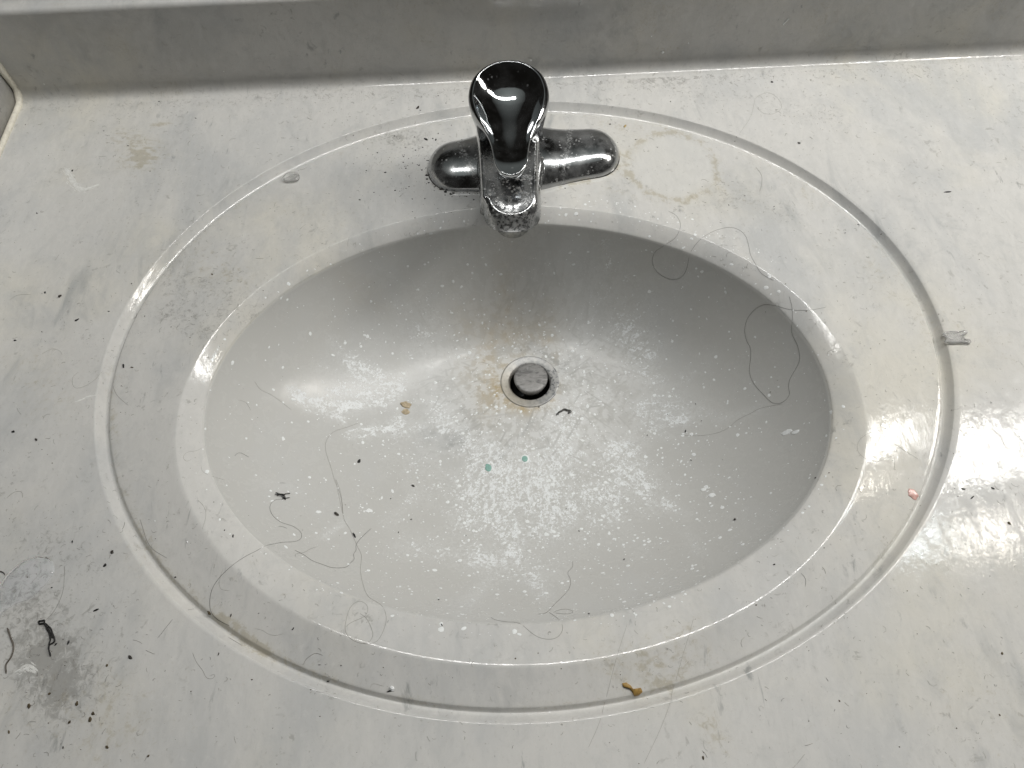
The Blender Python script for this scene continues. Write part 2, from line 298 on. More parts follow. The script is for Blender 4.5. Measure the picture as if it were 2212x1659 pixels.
[-88.7,282.5],8.0,0.9),([-135.9,301.4],[-117.8,287.5],6.0,0.45),([-121.4,233.0],[-89.5,246.2],6.0,1.0),([-145.1,251.7],[-129.3,243.7],4.0,0.9),([-89.2,238.0],
[-54.0,252.8],7.0,0.4),([-157.1,259.0],[-124.1,271.5],8.0,0.5),([-142.9,284.1],[-100.8,275.4],14.0,0.35),([-61.5,265.3],[-52.4,244.6],7.0,0.9),([-52.4,244.6],
[-18.4,227.7],10.0,0.7),([-39.7,228.3],[-12.3,199.3],12.0,0.7),([-19.1,199.8],[-9.3,181.6],10.0,0.9),([-9.2,187.7],[19.8,162.6],16.0,0.8),([-11.9,211.2],
[20.9,178.1],16.0,0.55),([-72.8,184.4],[-89.5,159.9],7.0,0.45),([-26.1,196.0],[-36.0,168.7],12.0,0.5),([91.5,312.8],[109.7,292.8],11.0,1.0),([95.1,288.6],
[114.2,268.8],9.0,0.7),([74.4,266.7],[96.9,243.4],10.0,0.5),([100.0,255.2],[108.8,229.1],7.0,0.5),([153.1,227.1],[175.1,224.5],5.0,0.8),([75.1,209.5],
[92.1,186.9],14.0,0.8),([72.6,189.4],[91.7,166.8],12.0,0.7),([110.5,241.1],[129.5,232.8],5.0,0.5),([134.2,267.0],[153.5,276.5],6.0,0.35),([43.7,248.3],
[74.6,205.3],18.0,0.35),([29.9,209.0],[71.4,181.6],18.0,0.4),([115.4,252.4],[145.0,232.2],9.0,0.45),([-75.2,140.9],[-25.9,129.8],12.0,0.55),([-25.9,129.8],
[22.1,116.1],13.0,0.55),([7.0,113.2],[14.7,97.8],6.0,0.8),([-33.0,96.0],[-19.5,114.5],6.0,0.6),([-6.6,160.2],[-4.2,132.9],9.0,0.6),([-39.3,164.9],
[18.9,151.0],20.0,0.35),([-118.2,157.0],[-126.2,143.7],3.5,0.7),([103.7,164.6],[113.2,154.3],6.0,0.5),([-63.8,332.1],[-79.8,308.1],9.0,0.35),([-80.6,336.4],
[-53.8,317.8],16.0,0.25),([68.2,344.1],[110.6,314.5],18.0,0.25),([41.8,224.0],[44.4,149.0],20.0,0.3),([-170.4,181.1],[-150.0,179.3],5.0,0.4),([68.0,158.1],
[78.7,132.7],10.0,0.4),([109.2,138.8],[112.1,121.7],5.0,0.5)],'tanb': [([-20.1,311.0],[-17.3,268.1],9.0,0.9),([-15.8,322.9],[30.0,317.0],7.0,0.6),([-13.8,259.7],
[14.9,254.2],6.0,0.5),([-34.3,332.3],[30.8,331.2],16.0,0.45),([-6.1,352.0],[-3.8,333.0],9.0,0.28),([-35.5,294.2],[-21.6,251.7],12.0,0.3),([-118.3,334.4],
[-100.1,336.1],10.0,0.2),([2.6,362.4],[4.8,348.0],14.0,0.2),([30.8,264.7],[37.1,308.1],6.0,0.35)],'greyb': [([-64.5,236.7],[-43.2,228.4],8.0,0.7),([-53.8,224.6],
[-36.3,243.9],4.0,0.5),([18.4,315.7],[39.9,294.8],6.0,0.9),([39.9,294.8],[39.9,264.7],5.0,0.6),([-19.0,207.5],[26.0,257.8],2.2,0.6),([-39.9,260.5],
[-11.8,215.1],4.0,0.35),([123.5,314.8],[141.0,315.6],20.0,0.1)],'tanc': [([-307.6,473.8],[-281.2,456.6],16.0,0.9),([-292.3,457.0],[-287.6,451.6],9.0,0.9),
([-287.6,488.9],[-272.9,491.0],3.0,1.2),([-297.1,444.6],[-280.0,451.1],12.0,0.5),([-221.8,345.0],[-191.1,324.8],14.0,0.6),([-66.0,364.2],[-46.4,363.7],10.0,0.2),
([86.8,463.1],[129.0,464.2],10.0,0.45),([82.6,392.4],[136.6,375.0],10.0,0.45),([168.1,392.8],[185.2,372.7],14.0,0.4),([94.6,432.5],[95.0,406.6],6.0,0.8),
([-171.7,88.7],[-146.5,70.5],4.5,1.1),([-146.5,70.5],[-124.6,57.4],4.0,0.6),([48.1,51.6],[91.6,59.2],16.0,0.6),([65.5,50.9],[74.6,43.8],10.0,0.6),([90.3,23.0],
[98.2,14.0],7.0,0.8),([-241.6,49.8],[-222.5,34.8],16.0,0.5),([-225.9,127.5],[-214.1,117.0],12.0,0.3),([-327.0,262.9],[-300.1,232.9],22.0,0.4),([282.6,260.0],
[335.8,232.8],24.0,0.3),([231.1,29.2],[252.8,16.2],30.0,0.3),([234.0,165.8],[243.2,156.9],10.0,0.3),([-258.9,346.2],[-222.4,311.0],20.0,0.2),([-272.7,254.1],
[-254.3,201.5],3.0,0.6),([260.4,316.2],[267.0,283.1],12.0,0.3),([-274.7,63.8],[-213.5,35.5],30.0,0.35),([-173.4,396.2],[-128.8,377.6],20.0,0.25),([224.9,390.6],
[234.2,371.0],10.0,0.4)],'grimec': [([-286.4,103.7],[-242.3,55.2],28.0,0.9),([-265.5,68.2],[-252.2,55.8],14.0,0.9),([-232.6,328.7],[-177.7,292.4],22.0,0.6),
([-239.6,296.5],[-209.6,277.9],14.0,0.7),([-322.9,475.1],[-266.7,440.2],20.0,0.25),([-294.1,147.9],[-250.0,126.2],18.0,0.4),([-87.0,461.5],
[-30.4,440.7],14.0,0.6),([126.6,511.2],[270.7,461.8],18.0,0.5),([166.2,383.2],[210.8,362.4],14.0,0.6),([-145.2,484.8],[-68.1,465.7],14.0,0.3),([53.3,53.7],
[90.7,52.3],14.0,0.35),([10.4,517.9],[364.1,517.7],9.0,0.6),([-399.5,517.6],[-29.6,516.5],9.0,0.6),([-156.6,375.4],[-132.9,346.3],18.0,0.35),([-306.0,291.6],
[-268.1,219.3],24.0,0.25)]}

# ------------------------------------------------------------------ helpers
def mesh_obj(name, V, F, mat, parent=None, smooth=True, attrs=None, normals=None):
    """Vertices in world metres; links ONE mesh object (a child keeps its place under its thing)."""
    V = np.asarray(V, float).reshape(-1, 3)
    if parent is not None:
        V = V - np.array(parent.location)
    me = bpy.data.meshes.new(name)
    if isinstance(F, np.ndarray):
        nf, k = F.shape
        me.vertices.add(len(V)); me.vertices.foreach_set('co', V.astype(np.float32).ravel())
        me.loops.add(nf * k); me.loops.foreach_set('vertex_index', F.astype(np.int32).ravel())
        me.polygons.add(nf)
        me.polygons.foreach_set('loop_start', np.arange(0, nf * k, k, dtype=np.int32))
        me.update(calc_edges=True)
    else:
        me.from_pydata([tuple(v) for v in V], [], F)
    if smooth:
        me.polygons.foreach_set('use_smooth', np.ones(len(me.polygons), bool))
    for k, a in (attrs or {}).items():
        at = me.attributes.new(k, 'FLOAT', 'POINT')
        at.data.foreach_set('value', np.asarray(a, np.float32).ravel())
    me.validate()
    if normals is not None:
        me.normals_split_custom_set_from_vertices(np.asarray(normals, np.float32).reshape(-1, 3).tolist())
    me.materials.append(mat)
    o = bpy.data.objects.new(name, me)
    COL.objects.link(o)
    if parent is not None:
        o.parent = parent
    return o


def thing(name, label, cat, loc, group=None):
    o = bpy.data.objects.new(name, None)
    o.empty_display_size = 0.01
    COL.objects.link(o)
    o.location = loc
    return tag(o, label, cat, group)


def tag(o, label=None, cat=None, group=None, kind=None):
    if label: o['label'] = label
    if cat: o['category'] = cat
    if group: o['group'] = group
    if kind: o['kind'] = kind
    return o


def grid_faces(nr, nc, wrap=True):
    i = np.arange(nr - 1)[:, None]; j = np.arange(nc if wrap else nc - 1)[None, :]
    j2 = (j + 1) % nc
    return np.stack(np.broadcast_arrays(i * nc + j, (i + 1) * nc + j, (i + 1) * nc + j2, i * nc + j2), -1).reshape(-1, 4)


def loft(rings, cap0=False, cap1=False, flip=False):
    """Stack of equal closed rings -> verts, faces (python lists)."""
    n = len(rings[0])
    V = [tuple(p) for r in rings for p in r]
    F = []
    for i in range(len(rings) - 1):
        for j in range(n):
            k = (j + 1) % n
            F.append((i * n + j, i * n + k, (i + 1) * n + k, (i + 1) * n + j))
    if cap0: F.append(tuple(range(n - 1, -1, -1)))
    if cap1: F.append(tuple((len(rings) - 1) * n + j for j in range(n)))
    if flip: F = [f[::-1] for f in F]
    return V, F


def catmull(P, step):
    P = np.asarray(P, float)
    if len(P) < 3:
        n = max(2, int(np.linalg.norm(P[-1] - P[0]) / step))
        return P[0] + (P[-1] - P[0]) * np.linspace(0, 1, n + 1)[:, None]
    Q = np.vstack([2 * P[0] - P[1], P, 2 * P[-1] - P[-2]])
    out = []
    for i in range(1, len(Q) - 2):
        a, b, c, d = Q[i - 1:i + 3]
        n = max(1, int(np.linalg.norm(c - b) / step))
        t = np.linspace(0, 1, n, endpoint=False)[:, None]
        out.append(0.5 * (2 * b + (c - a) * t + (2 * a - 5 * b + 4 * c - d) * t**2 + (3 * b - a - 3 * c + d) * t**3))
    return np.vstack(out + [P[-1:]])


def tube(P, rad, n=5):
    P = np.asarray(P, float)
    rad = np.broadcast_to(np.asarray(rad, float), (len(P),))
    T = np.gradient(P, axis=0); T /= np.linalg.norm(T, axis=1)[:, None] + 1e-12
    up = np.array([0.1, 0.05, 1.0])
    A = np.cross(T, up); A /= np.linalg.norm(A, axis=1)[:, None] + 1e-12
    B = np.cross(T, A)
    a = np.linspace(0, 2 * math.pi, n, endpoint=False)
    rings = P[:, None] + rad[:, None, None] * (np.cos(a)[None, :, None] * A[:, None] + np.sin(a)[None, :, None] * B[:, None])
    return loft(list(rings), True, True)


_tab = rng.random((512, 512))


def vnoise(x, y, seed=0):
    x = x + seed * 17.31; y = y + seed * 9.77
    i = np.floor(x).astype(int); j = np.floor(y).astype(int)
    u = x - i; v = y - j
    u = u * u * (3 - 2 * u); v = v * v * (3 - 2 * v)
    g = lambda a, b: _tab[a % 512, b % 512]
    return (g(i, j) * (1 - u) + g(i + 1, j) * u) * (1 - v) + (g(i, j + 1) * (1 - u) + g(i + 1, j + 1) * u) * v


def fbm(x, y, seed=0, octv=4):
    s = 0; a = 0.5; t = 0
    for k in range(octv):
        s = s + a * vnoise(x * 2**k, y * 2**k, seed + k * 3.7); t += a; a *= 0.55
    return s / t


def sstep(a, b, x):
    t = np.clip((x - a) / (b - a), 0, 1)
    return t * t * (3 - 2 * t)


def strokes(x, y, lst):
    """Soft elongated patches: (p, q, half width, amount), all in mm."""
    m = np.zeros_like(x)
    for p, q, w, amt in lst:
        if len(p) == 3 or len(q) == 3: continue
        px, py = p; dx, dy = q[0] - px, q[1] - py
        L2 = dx * dx + dy * dy + 1e-9
        t = np.clip(((x - px) * dx + (y - py) * dy) / L2, 0, 1)
        d2 = (x - px - t * dx) ** 2 + (y - py - t * dy) ** 2
        m = m + amt * np.exp(-d2 / (0.9 * w * w))
    return m


# ------------------------------------------------------------------ materials
class Nt:
    def __init__(s, name):
        s.m = bpy.data.materials.new(name); s.m.use_nodes = True
        s.t = s.m.node_tree; s.b = s.t.nodes['Principled BSDF']
        s.co = s.n('ShaderNodeTexCoord').outputs['Object']
    def n(s, typ, **kw):
        o = s.t.nodes.new(typ)
        for k, v in kw.items(): setattr(o, k, v)
        return o
    def put(s, sock, v):
        if isinstance(v, bpy.types.NodeSocket): s.t.links.new(v, sock)
        elif isinstance(v, (tuple, list)) and len(v) == 3 and sock.type == 'RGBA': sock.default_value = (*v, 1)
        else: sock.default_value = v
    def map(s, rot=(0, 0, 0), scale=(1, 1, 1), loc=(0, 0, 0)):
        o = s.n('ShaderNodeMapping')
        s.put(o.inputs['Vector'], s.co)
        o.inputs['Rotation'].default_value = [R(a) for a in rot]; o.inputs['Scale'].default_value = scale
        o.inputs['Location'].default_value = loc
        return o.outputs[0]
    def noise(s, scale, detail=4, rough=0.6, vec=None, dist=0.0):
        o = s.n('ShaderNodeTexNoise')
        s.put(o.inputs['Vector'], vec if vec is not None else s.co)
        o.inputs['Scale'].default_value = scale; o.inputs['Detail'].default_value = detail
        o.inputs['Roughness'].default_value = rough; o.inputs['Distortion'].default_value = dist
        return o.outputs['Fac']
    def ramp(s, v, a, b, lo=0.0, hi=1.0):
        o = s.n('ShaderNodeMapRange', interpolation_type='SMOOTHSTEP')
        s.put(o.inputs['Value'], v)
        for k, q in zip(('From Min', 'From Max', 'To Min', 'To Max'), (a, b, lo, hi)): s.put(o.inputs[k], q)
        return o.outputs[0]
    def math(s, op, a, b=0.0):
        o = s.n('ShaderNodeMath', operation=op)
        s.put(o.inputs[0], a); s.put(o.inputs[1], b)
        return o.outputs[0]
    def mix(s, f, a, b):
        o = s.n('ShaderNodeMix', data_type='RGBA')
        s.put(o.inputs[0], f); s.put(o.inputs[6], a); s.put(o.inputs[7], b)
        return o.outputs[2]
    def attr(s, name):
        return s.n('ShaderNodeAttribute', attribute_name=name).outputs['Fac']
    def bump(s, h, strength, dist):
        o = s.n('ShaderNodeBump')
        o.inputs['Strength'].default_value = strength; o.inputs['Distance'].default_value = dist
        s.put(o.inputs['Height'], h)
        s.put(s.b.inputs['Normal'], o.outputs[0])
    def out(s, color=None, rough=None, metal=None, spec=None):
        for k, v in (('Base Color', color), ('Roughness', rough), ('Metallic', metal), ('Specular IOR Level', spec)):
            if v is not None: s.put(s.b.inputs[k], v)
        return s.m


def marble(name, bowl=False):
    k = Nt(name)
    base = (0.64, 0.634, 0.616) if not bowl else (0.55, 0.548, 0.53)
    c = base
    if not bowl:
        cream = k.ramp(k.noise(6, 4, 0.6), 0.46, 0.68, 0, 0.85)
        c = k.mix(cream, c, (0.66, 0.64, 0.58))
    cool = k.ramp(k.noise(8, 5, 0.62, k.map((0, 0, 30), (1.4, 0.8, 1), (3, 1, 0)), 0.4), 0.44, 0.70, 0, 0.75)
    c = k.mix(cool, c, (0.505, 0.515, 0.52) if not bowl else (0.56, 0.565, 0.56))
    if not bowl:
        soft = k.noise(1, 6, 0.66, k.map((0, 0, 38), (34, 13, 30)), 1.0)
        patch = k.ramp(k.noise(7, 3, 0.5, k.map(loc=(7, 2, 1))), 0.42, 0.66)
        v = k.math('MULTIPLY', k.ramp(soft, 0.50, 0.78), patch)
        c = k.mix(k.math('MULTIPLY', v, 0.8), c, (0.36, 0.375, 0.38))
        v2 = k.noise(1, 5, 0.65, k.map((0, 0, 50), (130, 42, 90)), 0.4)
        p2 = k.ramp(k.noise(14, 2, 0.5, k.map(loc=(1, 9, 2))), 0.48, 0.66)
        c = k.mix(k.math('MULTIPLY', k.math('MULTIPLY', k.ramp(v2, 0.60, 0.72), p2), 0.8), c, (0.28, 0.29, 0.29))
        mid = k.ramp(k.noise(40, 7, 0.72, k.map((0, 0, 30), (1.15, 0.9, 1)), 1.2), 0.48, 0.74)
        c = k.mix(k.math('MULTIPLY', mid, 0.34), c, (0.44, 0.45, 0.45))
        cl = k.ramp(k.noise(150, 4, 0.66, None, 0.6), 0.585, 0.70)
        cp = k.ramp(k.noise(16, 3, 0.55, k.map(loc=(5, 3, 8))), 0.44, 0.64, 0.05, 1.0)
        c = k.mix(k.math('MULTIPLY', k.math('MULTIPLY', cl, cp), 0.55), c, (0.29, 0.285, 0.265))
        mott = k.ramp(k.noise(380, 6, 0.8, None, 0.5), 0.55, 0.76)
        c = k.mix(k.math('MULTIPLY', mott, 0.42), c, (0.33, 0.325, 0.30))
        wh = k.ramp(k.noise(160, 5, 0.7, k.map(loc=(4, 4, 4))), 0.56, 0.72)
        c = k.mix(k.math('MULTIPLY', wh, 0.30), c, (0.74, 0.735, 0.71))
        # pale and yellowish dirt
        tan = k.attr('tan')
        tn = k.ramp(k.math('ADD', k.math('MULTIPLY', tan, 0.25), k.noise(300, 6, 0.78, None, 0.8)), 0.58, 0.80)
        c = k.mix(k.math('MULTIPLY', tn, 0.42), c, (0.36, 0.315, 0.21))
        c = k.mix(k.math('MULTIPLY', k.math('MINIMUM', tan, 1.0), 0.12), c, (0.50, 0.44, 0.29))
        gr = k.attr('grime')
        gn = k.ramp(k.math('ADD', k.math('MULTIPLY', gr, 0.235), k.noise(260, 6, 0.75, None, 0.8)), 0.64, 0.84)
        c = k.mix(k.math('MULTIPLY', gn, 0.58), c, (0.24, 0.235, 0.22))
        c = k.mix(k.math('MULTIPLY', k.math('MINIMUM', gr, 1.0), 0.10), c, (0.35, 0.35, 0.34))
        c = k.mix(k.math('MULTIPLY', k.attr('pale'), 0.6), c, (0.66, 0.655, 0.63))
        soap = k.attr('soap')
    else:
        tan = k.attr('tan')
        tn = k.math('MULTIPLY', tan, k.ramp(k.noise(180, 5, 0.7), 0.25, 0.75, 0.35, 1.0))
        c = k.mix(k.math('MULTIPLY', tn, 0.62), c, (0.47, 0.385, 0.25))
        gy = k.math('MULTIPLY', k.attr('grime'), k.ramp(k.noise(160, 4, 0.6), 0.3, 0.7, 0.5, 1.0))
        c = k.mix(k.math('MULTIPLY', gy, 0.55), c, (0.27, 0.285, 0.295))
        c = k.mix(k.math('MULTIPLY', k.attr('film'), 0.66), c, (0.70, 0.705, 0.70))
        cx = k.n('ShaderNodeCombineXYZ')
        for i_, nm in enumerate(('fx', 'fy', 'fr')): k.put(cx.inputs[i_], k.attr(nm))
        n1 = k.noise(1.0, 7, 0.74, cx.outputs[0], 0.7)
        n2 = k.noise(430, 6, 0.76, None, 0.9)
        n3 = k.noise(900, 3, 0.7)
        w1 = k.math('MULTIPLY', k.attr('far'), 0.52)
        m = k.math('ADD', k.math('MULTIPLY', n1, w1), k.math('MULTIPLY', n2, k.math('SUBTRACT', 1.0, w1)))
        cv = k.attr('soap')
        T = k.math('SUBTRACT', 0.622, k.math('MULTIPLY', k.math('MINIMUM', cv, 1.15), 0.115))
        d_ = k.math('SUBTRACT', m, T)
        soap = k.math('MULTIPLY', k.ramp(d_, -0.008, 0.050), k.ramp(n3, 0.3, 0.6, 0.55, 1.0))
        haze = k.math('MULTIPLY', k.math('MINIMUM', cv, 1.0), k.ramp(n2, 0.35, 0.65, 0.03, 0.28))
        soap = k.math('MAXIMUM', k.math('MULTIPLY', soap, 0.95), haze)
        c = k.mix(k.math('MULTIPLY', k.attr('scratch'), 0.6), c, (0.37, 0.37, 0.36))
    c = k.mix(k.math('MINIMUM', soap, 1.0), c, (0.86, 0.885, 0.90))
    sm = k.noise(60, 5, 0.65)
    rough = k.ramp(sm, 0.3, 0.7, 0.05, 0.10) if not bowl else k.ramp(sm, 0.3, 0.7, 0.17, 0.28)
    if bowl: rough = k.math('ADD', rough, k.math('MULTIPLY', k.attr('film'), 0.25))
    rough = k.math('ADD', rough, k.math('MULTIPLY', soap, 0.35))
    rough = k.math('ADD', rough, k.ramp(k.noise(140, 6, 0.75, None, 0.8), 0.46, 0.68, 0.0, 0.10))
    scr = k.noise(1, 3, 0.6, k.map((0, 0, 25), (900, 90, 300)))
    scr2 = k.noise(1, 3, 0.6, k.map((0, 0, -50), (1000, 110, 300)))
    h = k.math('ADD', k.math('MULTIPLY', k.math('ADD', scr, scr2), 0.4), k.noise(260, 4, 0.6))
    h = k.math('ADD', h, k.math('MULTIPLY', soap, 0.9))
    k.bump(h, 0.10, 0.0005)
    return k.out(c, rough, spec=k.ramp(k.noise(110, 6, 0.75, k.map((0, 0, 35), (1.6, 0.7, 1)), 0.8), 0.42, 0.60, 0.55, 0.12) if not bowl else 0.3)


def plain(name, col, rough=0.6, var=0.25, scale=900, metal=0.0):
    k = Nt(name)
    n = k.ramp(k.noise(scale, 4, 0.6), 0.3, 0.7, 1 - var, 1 + var)
    o = k.n('ShaderNodeMix', data_type='RGBA', blend_type='MULTIPLY'); o.inputs[0].default_value = 1
    k.put(o.inputs[6], col); cc = k.n('ShaderNodeCombineColor')
    for i in range(3): k.put(cc.inputs[i], n)
    k.put(o.inputs[7], cc.outputs[0])
    return k.out(o.outputs[2], rough, metal)


def chrome(name, spots, dull, base_rough=0.06):
    """Chrome plating with limescale spots and a dull film."""
    k = Nt(name)
    film = k.ramp(k.noise(70, 4, 0.6), 0.35, 0.75, 0.0, dull)
    v = k.n('ShaderNodeTexVoronoi', feature='F1'); k.put(v.inputs['Vector'], k.co); v.inputs['Scale'].default_value = 330
    dot = k.math('MULTIPLY', k.ramp(v.outputs['Distance'], 0.34, 0.22), k.ramp(k.noise(120, 3, 0.6), 0.62 - spots * 0.25, 0.70 - spots * 0.2))
    blot = k.math('MULTIPLY', k.ramp(k.noise(260, 5, 0.7), 0.60 - 0.12 * spots, 0.75), spots)
    lime = k.math('MINIMUM', k.math('ADD', k.math('MULTIPLY', dot, min(1, spots + 0.25)), blot), 1.0)
    lime = k.math('MAXIMUM', lime, k.math('MULTIPLY', k.attr('lime'), k.ramp(k.noise(420, 5, 0.75), 0.40, 0.62, 0.12, 1.0)))
    f = k.math('MAXIMUM', lime, film)
    col = k.mix(f, (0.46, 0.47, 0.48), (0.36, 0.36, 0.355))
    met = k.math('SUBTRACT', 1.0, k.math('MULTIPLY', f, 0.75))
    rough = k.math('ADD', base_rough, k.math('MULTIPLY', f, 0.45))
    k.bump(k.math('ADD', k.noise(35, 2, 0.5), k.math('MULTIPLY', lime, 0.6)), 0.05, 0.001)
    return k.out(col, rough, met)


M_TOP = marble('cultured_marble')
M_BOWL = marble('cultured_marble_bowl', True)
M_HANDLE = chrome('chrome_handle', 0.0, 0.05)
M_SPOUT = chrome('chrome_spout', 0.85, 0.30, 0.09)
M_PLATE = chrome('chrome_plate', 0.40, 0.34, 0.12)
M_FLANGE = None


def flange_mat():
    k = Nt('scaled_flange_metal')
    n = k.noise(150, 5, 0.7)
    c = k.mix(k.ramp(n, 0.35, 0.65), (0.47, 0.465, 0.45), (0.36, 0.365, 0.365))
    c = k.mix(k.math('MULTIPLY', k.ramp(k.noise(300, 5, 0.72), 0.50, 0.64), k.attr('grime')), c, (0.045, 0.052, 0.065))
    c = k.mix(k.math('MULTIPLY', k.attr('tan'), 0.6), c, (0.46, 0.40, 0.29))
    return k.out(c, 0.42, 0.25)


def stopper_mat():
    k = Nt('dull_stopper_metal')
    n = k.noise(1, 5, 0.7, k.map((0, 0, -25), (90, 240, 100)), 1.2)
    c = k.mix(k.ramp(n, 0.42, 0.68), (0.25, 0.245, 0.24), (0.10, 0.10, 0.10))
    c = k.mix(k.ramp(k.noise(190, 3, 0.6), 0.55, 0.7, 0, 0.6), c, (0.32, 0.32, 0.315))
    return k.out(c, k.ramp(n, 0.3, 0.7, 0.35, 0.55), 0.2)


M_FLANGE = flange_mat()
M_STOP = stopper_mat()
M_BLACKGAP = plain('black_gap', (0.006, 0.006, 0.006), 0.35)  # near-black for the drain gap and the painted shadow line under the plate
M_STEEL = plain('aerator_steel', (0.25, 0.25, 0.24), 0.35, 0.4, 400, 0.7)
M_CAULK = plain('old_white_caulk', (0.72, 0.69, 0.60), 0.6, 0.12, 300)
M_HAIR = plain('dark_hair', (0.028, 0.022, 0.018), 0.45)
M_HAIR2 = plain('brown_hair', (0.11, 0.095, 0.078), 0.45)
M_HAIR3 = plain('faded_hair', (0.23, 0.215, 0.19), 0.5)
M_BLACK = plain('black_grit', (0.012, 0.012, 0.012), 0.7, 0.5)
M_CHAR = plain('charcoal_grit', (0.045, 0.04, 0.034), 0.75, 0.5)
M_GREY = plain('grey_fuzz', (0.10, 0.10, 0.095), 0.9, 0.4)
M_OLIVE = plain('brown_grit', (0.085, 0.065, 0.035), 0.8, 0.5)
M_YELLOW = plain('yellow_flake', (0.40, 0.30, 0.12), 0.6, 0.35, 600)
M_TANFLAKE = plain('tan_flake', (0.46, 0.38, 0.26), 0.7, 0.25, 500)
M_BROWN = plain('amber_brown_flake', (0.30, 0.185, 0.05), 0.5, 0.4, 350)
M_WHITE = plain('dried_white_paste', (0.84, 0.86, 0.865), 0.6, 0.06, 500)
M_SMEAR = plain('thin_dried_paste', (0.73, 0.73, 0.71), 0.6, 0.06, 500)
M_TEAL = plain('teal_paste', (0.24, 0.43, 0.38), 0.4, 0.10, 500)
M_PINK = plain('pink_gel', (0.60, 0.36, 0.32), 0.25, 0.2, 300)
M_LINT = plain('grey_lint', (0.27, 0.26, 0.235), 0.9, 0.5, 200)


def clear_mat(name, col, rough, ior):
    k = Nt(name)
    k.b.inputs['Transmission Weight'].default_value = 1.0
    k.b.inputs['IOR'].default_value = ior
    n = k.ramp(k.noise(300, 3, 0.6), 0.3, 0.7, rough, rough + 0.15)
    return k.out(col, n)


M_CLEAR = clear_mat('clear_plastic', (0.88, 0.88, 0.87), 0.12, 1.3)
M_CLEAR.node_tree.nodes['Principled BSDF'].inputs['Transmission Weight'].default_value = 0.74
M_WATER = clear_mat('water', (0.93, 0.94, 0.96), 0.0, 1.33)

# ------------------------------------------------------------------ the moulded vanity top with its bowl
top = thing('vanity_top', 'stained pale grey marbled vanity top with a moulded oval sink bowl', 'vanity top', (0.0, 0.25, 0.0))
NT_OUT, NT_IN = 900, 1300


def grid_normals(V):
    du = np.gradient(V, axis=0)
    dv = np.roll(V, -1, 1) - np.roll(V, 1, 1)
    n = np.cross(dv, du)
    n = n / (np.linalg.norm(n, axis=-1, keepdims=True) + 1e-15)
    return np.where(n[..., 2:] < 0, -n, n)


lam, V = surface(NT_OUT)
i0 = int(np.argmin(np.abs(lam - 2.5)))
Vo = V[i0:]
x, y = Vo[..., 0] * 1000, Vo[..., 1] * 1000
tan = strokes(x, y, DATA['tanc']) * 1.35 * sstep(0.22, 0.85, fbm(x / 3, y / 3, 5, 5))
grime = strokes(x, y, DATA['grimec']) * (0.5 + 1.0 * fbm(x / 7, y / 7, 9))
cu, cr, cb, cf = [np.array(p) for p in DATA['cup']]
rx = abs(cr[0] - cu[0]); ry = 0.5 * abs(cb[1] - cf[1]); cy = 0.5 * (cb[1] + cf[1])
rr = np.sqrt(((x - cu[0]) / rx) ** 2 + ((y - cy) / ry) ** 2)
rr = rr + 0.14 * (fbm(x / 9, y / 9, 77) - 0.5)
pale = sstep(1.04, 0.82, rr)
ringm = np.exp(-((rr - 1.06) / 0.13) ** 2) * 1.7 * sstep(0.28, 0.8, fbm(x / 5, y / 5, 3))
tan = tan * (1 - 0.9 * pale) + 0.75 * ringm
lam_o = np.repeat(lam[i0:, None], NT_OUT, 1)
ang = np.arctan2(y - 261, x - 8)
grv = np.exp(-((lam_o - 3.10) / 0.22) ** 2)
tan = tan + grv * (0.30 * sstep(0.45, 0.75, fbm(ang * 9 + 4, lam_o * 0.3, 2)) + 0.5 * np.exp(-((ang + 2.45) / 0.5) ** 2) + 0.15)
grime = grime + grv * 0.25
mesh_obj('countertop', Vo, grid_faces(*Vo.shape[:2]), M_TOP, top,
         attrs=dict(tan=tan, grime=grime * (1 - pale), pale=pale, soap=x * 0))

# deck, rim and bowl: one finer mesh
lam, V = surface(NT_IN)
i1 = int(np.argmin(np.abs(lam - 2.5)))
ib = int(np.argmin(np.abs(lam - 1.0)))
lamA, VA = lam, V


def attrs_deck(Vd, lamd):
    x, y = Vd[..., 0] * 1000, Vd[..., 1] * 1000
    t = strokes(x, y, DATA['tanc']) * 1.35 * sstep(0.22, 0.85, fbm(x / 3, y / 3, 5, 5))
    g = strokes(x, y, DATA['grimec']) * (0.5 + 1.0 * fbm(x / 7, y / 7, 9))
    rr = np.sqrt(((x - cu[0]) / rx) ** 2 + ((y - cy) / ry) ** 2)
    rr = rr + 0.14 * (fbm(x / 9, y / 9, 77) - 0.5)
    p = sstep(1.04, 0.82, rr)
    t = t * (1 - 0.9 * p) + 0.75 * np.exp(-((rr - 1.06) / 0.13) ** 2) * 1.7 * sstep(0.28, 0.8, fbm(x / 5, y / 5, 3))
    cu_, su_ = math.cos(R(3.9)), math.sin(R(3.9))
    uu = (x - 17.5) * cu_ + (y - 426.6) * su_; vv = -(x - 17.5) * su_ + (y - 426.6) * cu_
    dd = np.hypot(np.maximum(np.abs(uu) - 50, 0), vv) - (25 + 8 * np.exp(-(uu / 36) ** 2))
    halo = np.exp(-(dd / 3.5) ** 2) * sstep(0.35, 0.65, fbm(x / 5, y / 5, 88))
    t = t + halo * np.where(uu > 20, 1.3, 0.5); g = g + halo * np.where(uu > 0, 0.4, 1.5)
    return dict(tan=t, grime=g * (1 - p), pale=p, soap=x * 0)


Vd = V[ib:i1 + 1]
NV = grid_normals(V)
mesh_obj('sink_rim', Vd, grid_faces(*Vd.shape[:2]), M_TOP, top, attrs=attrs_deck(Vd, lam[ib:i1 + 1]), normals=NV[ib:i1 + 1])

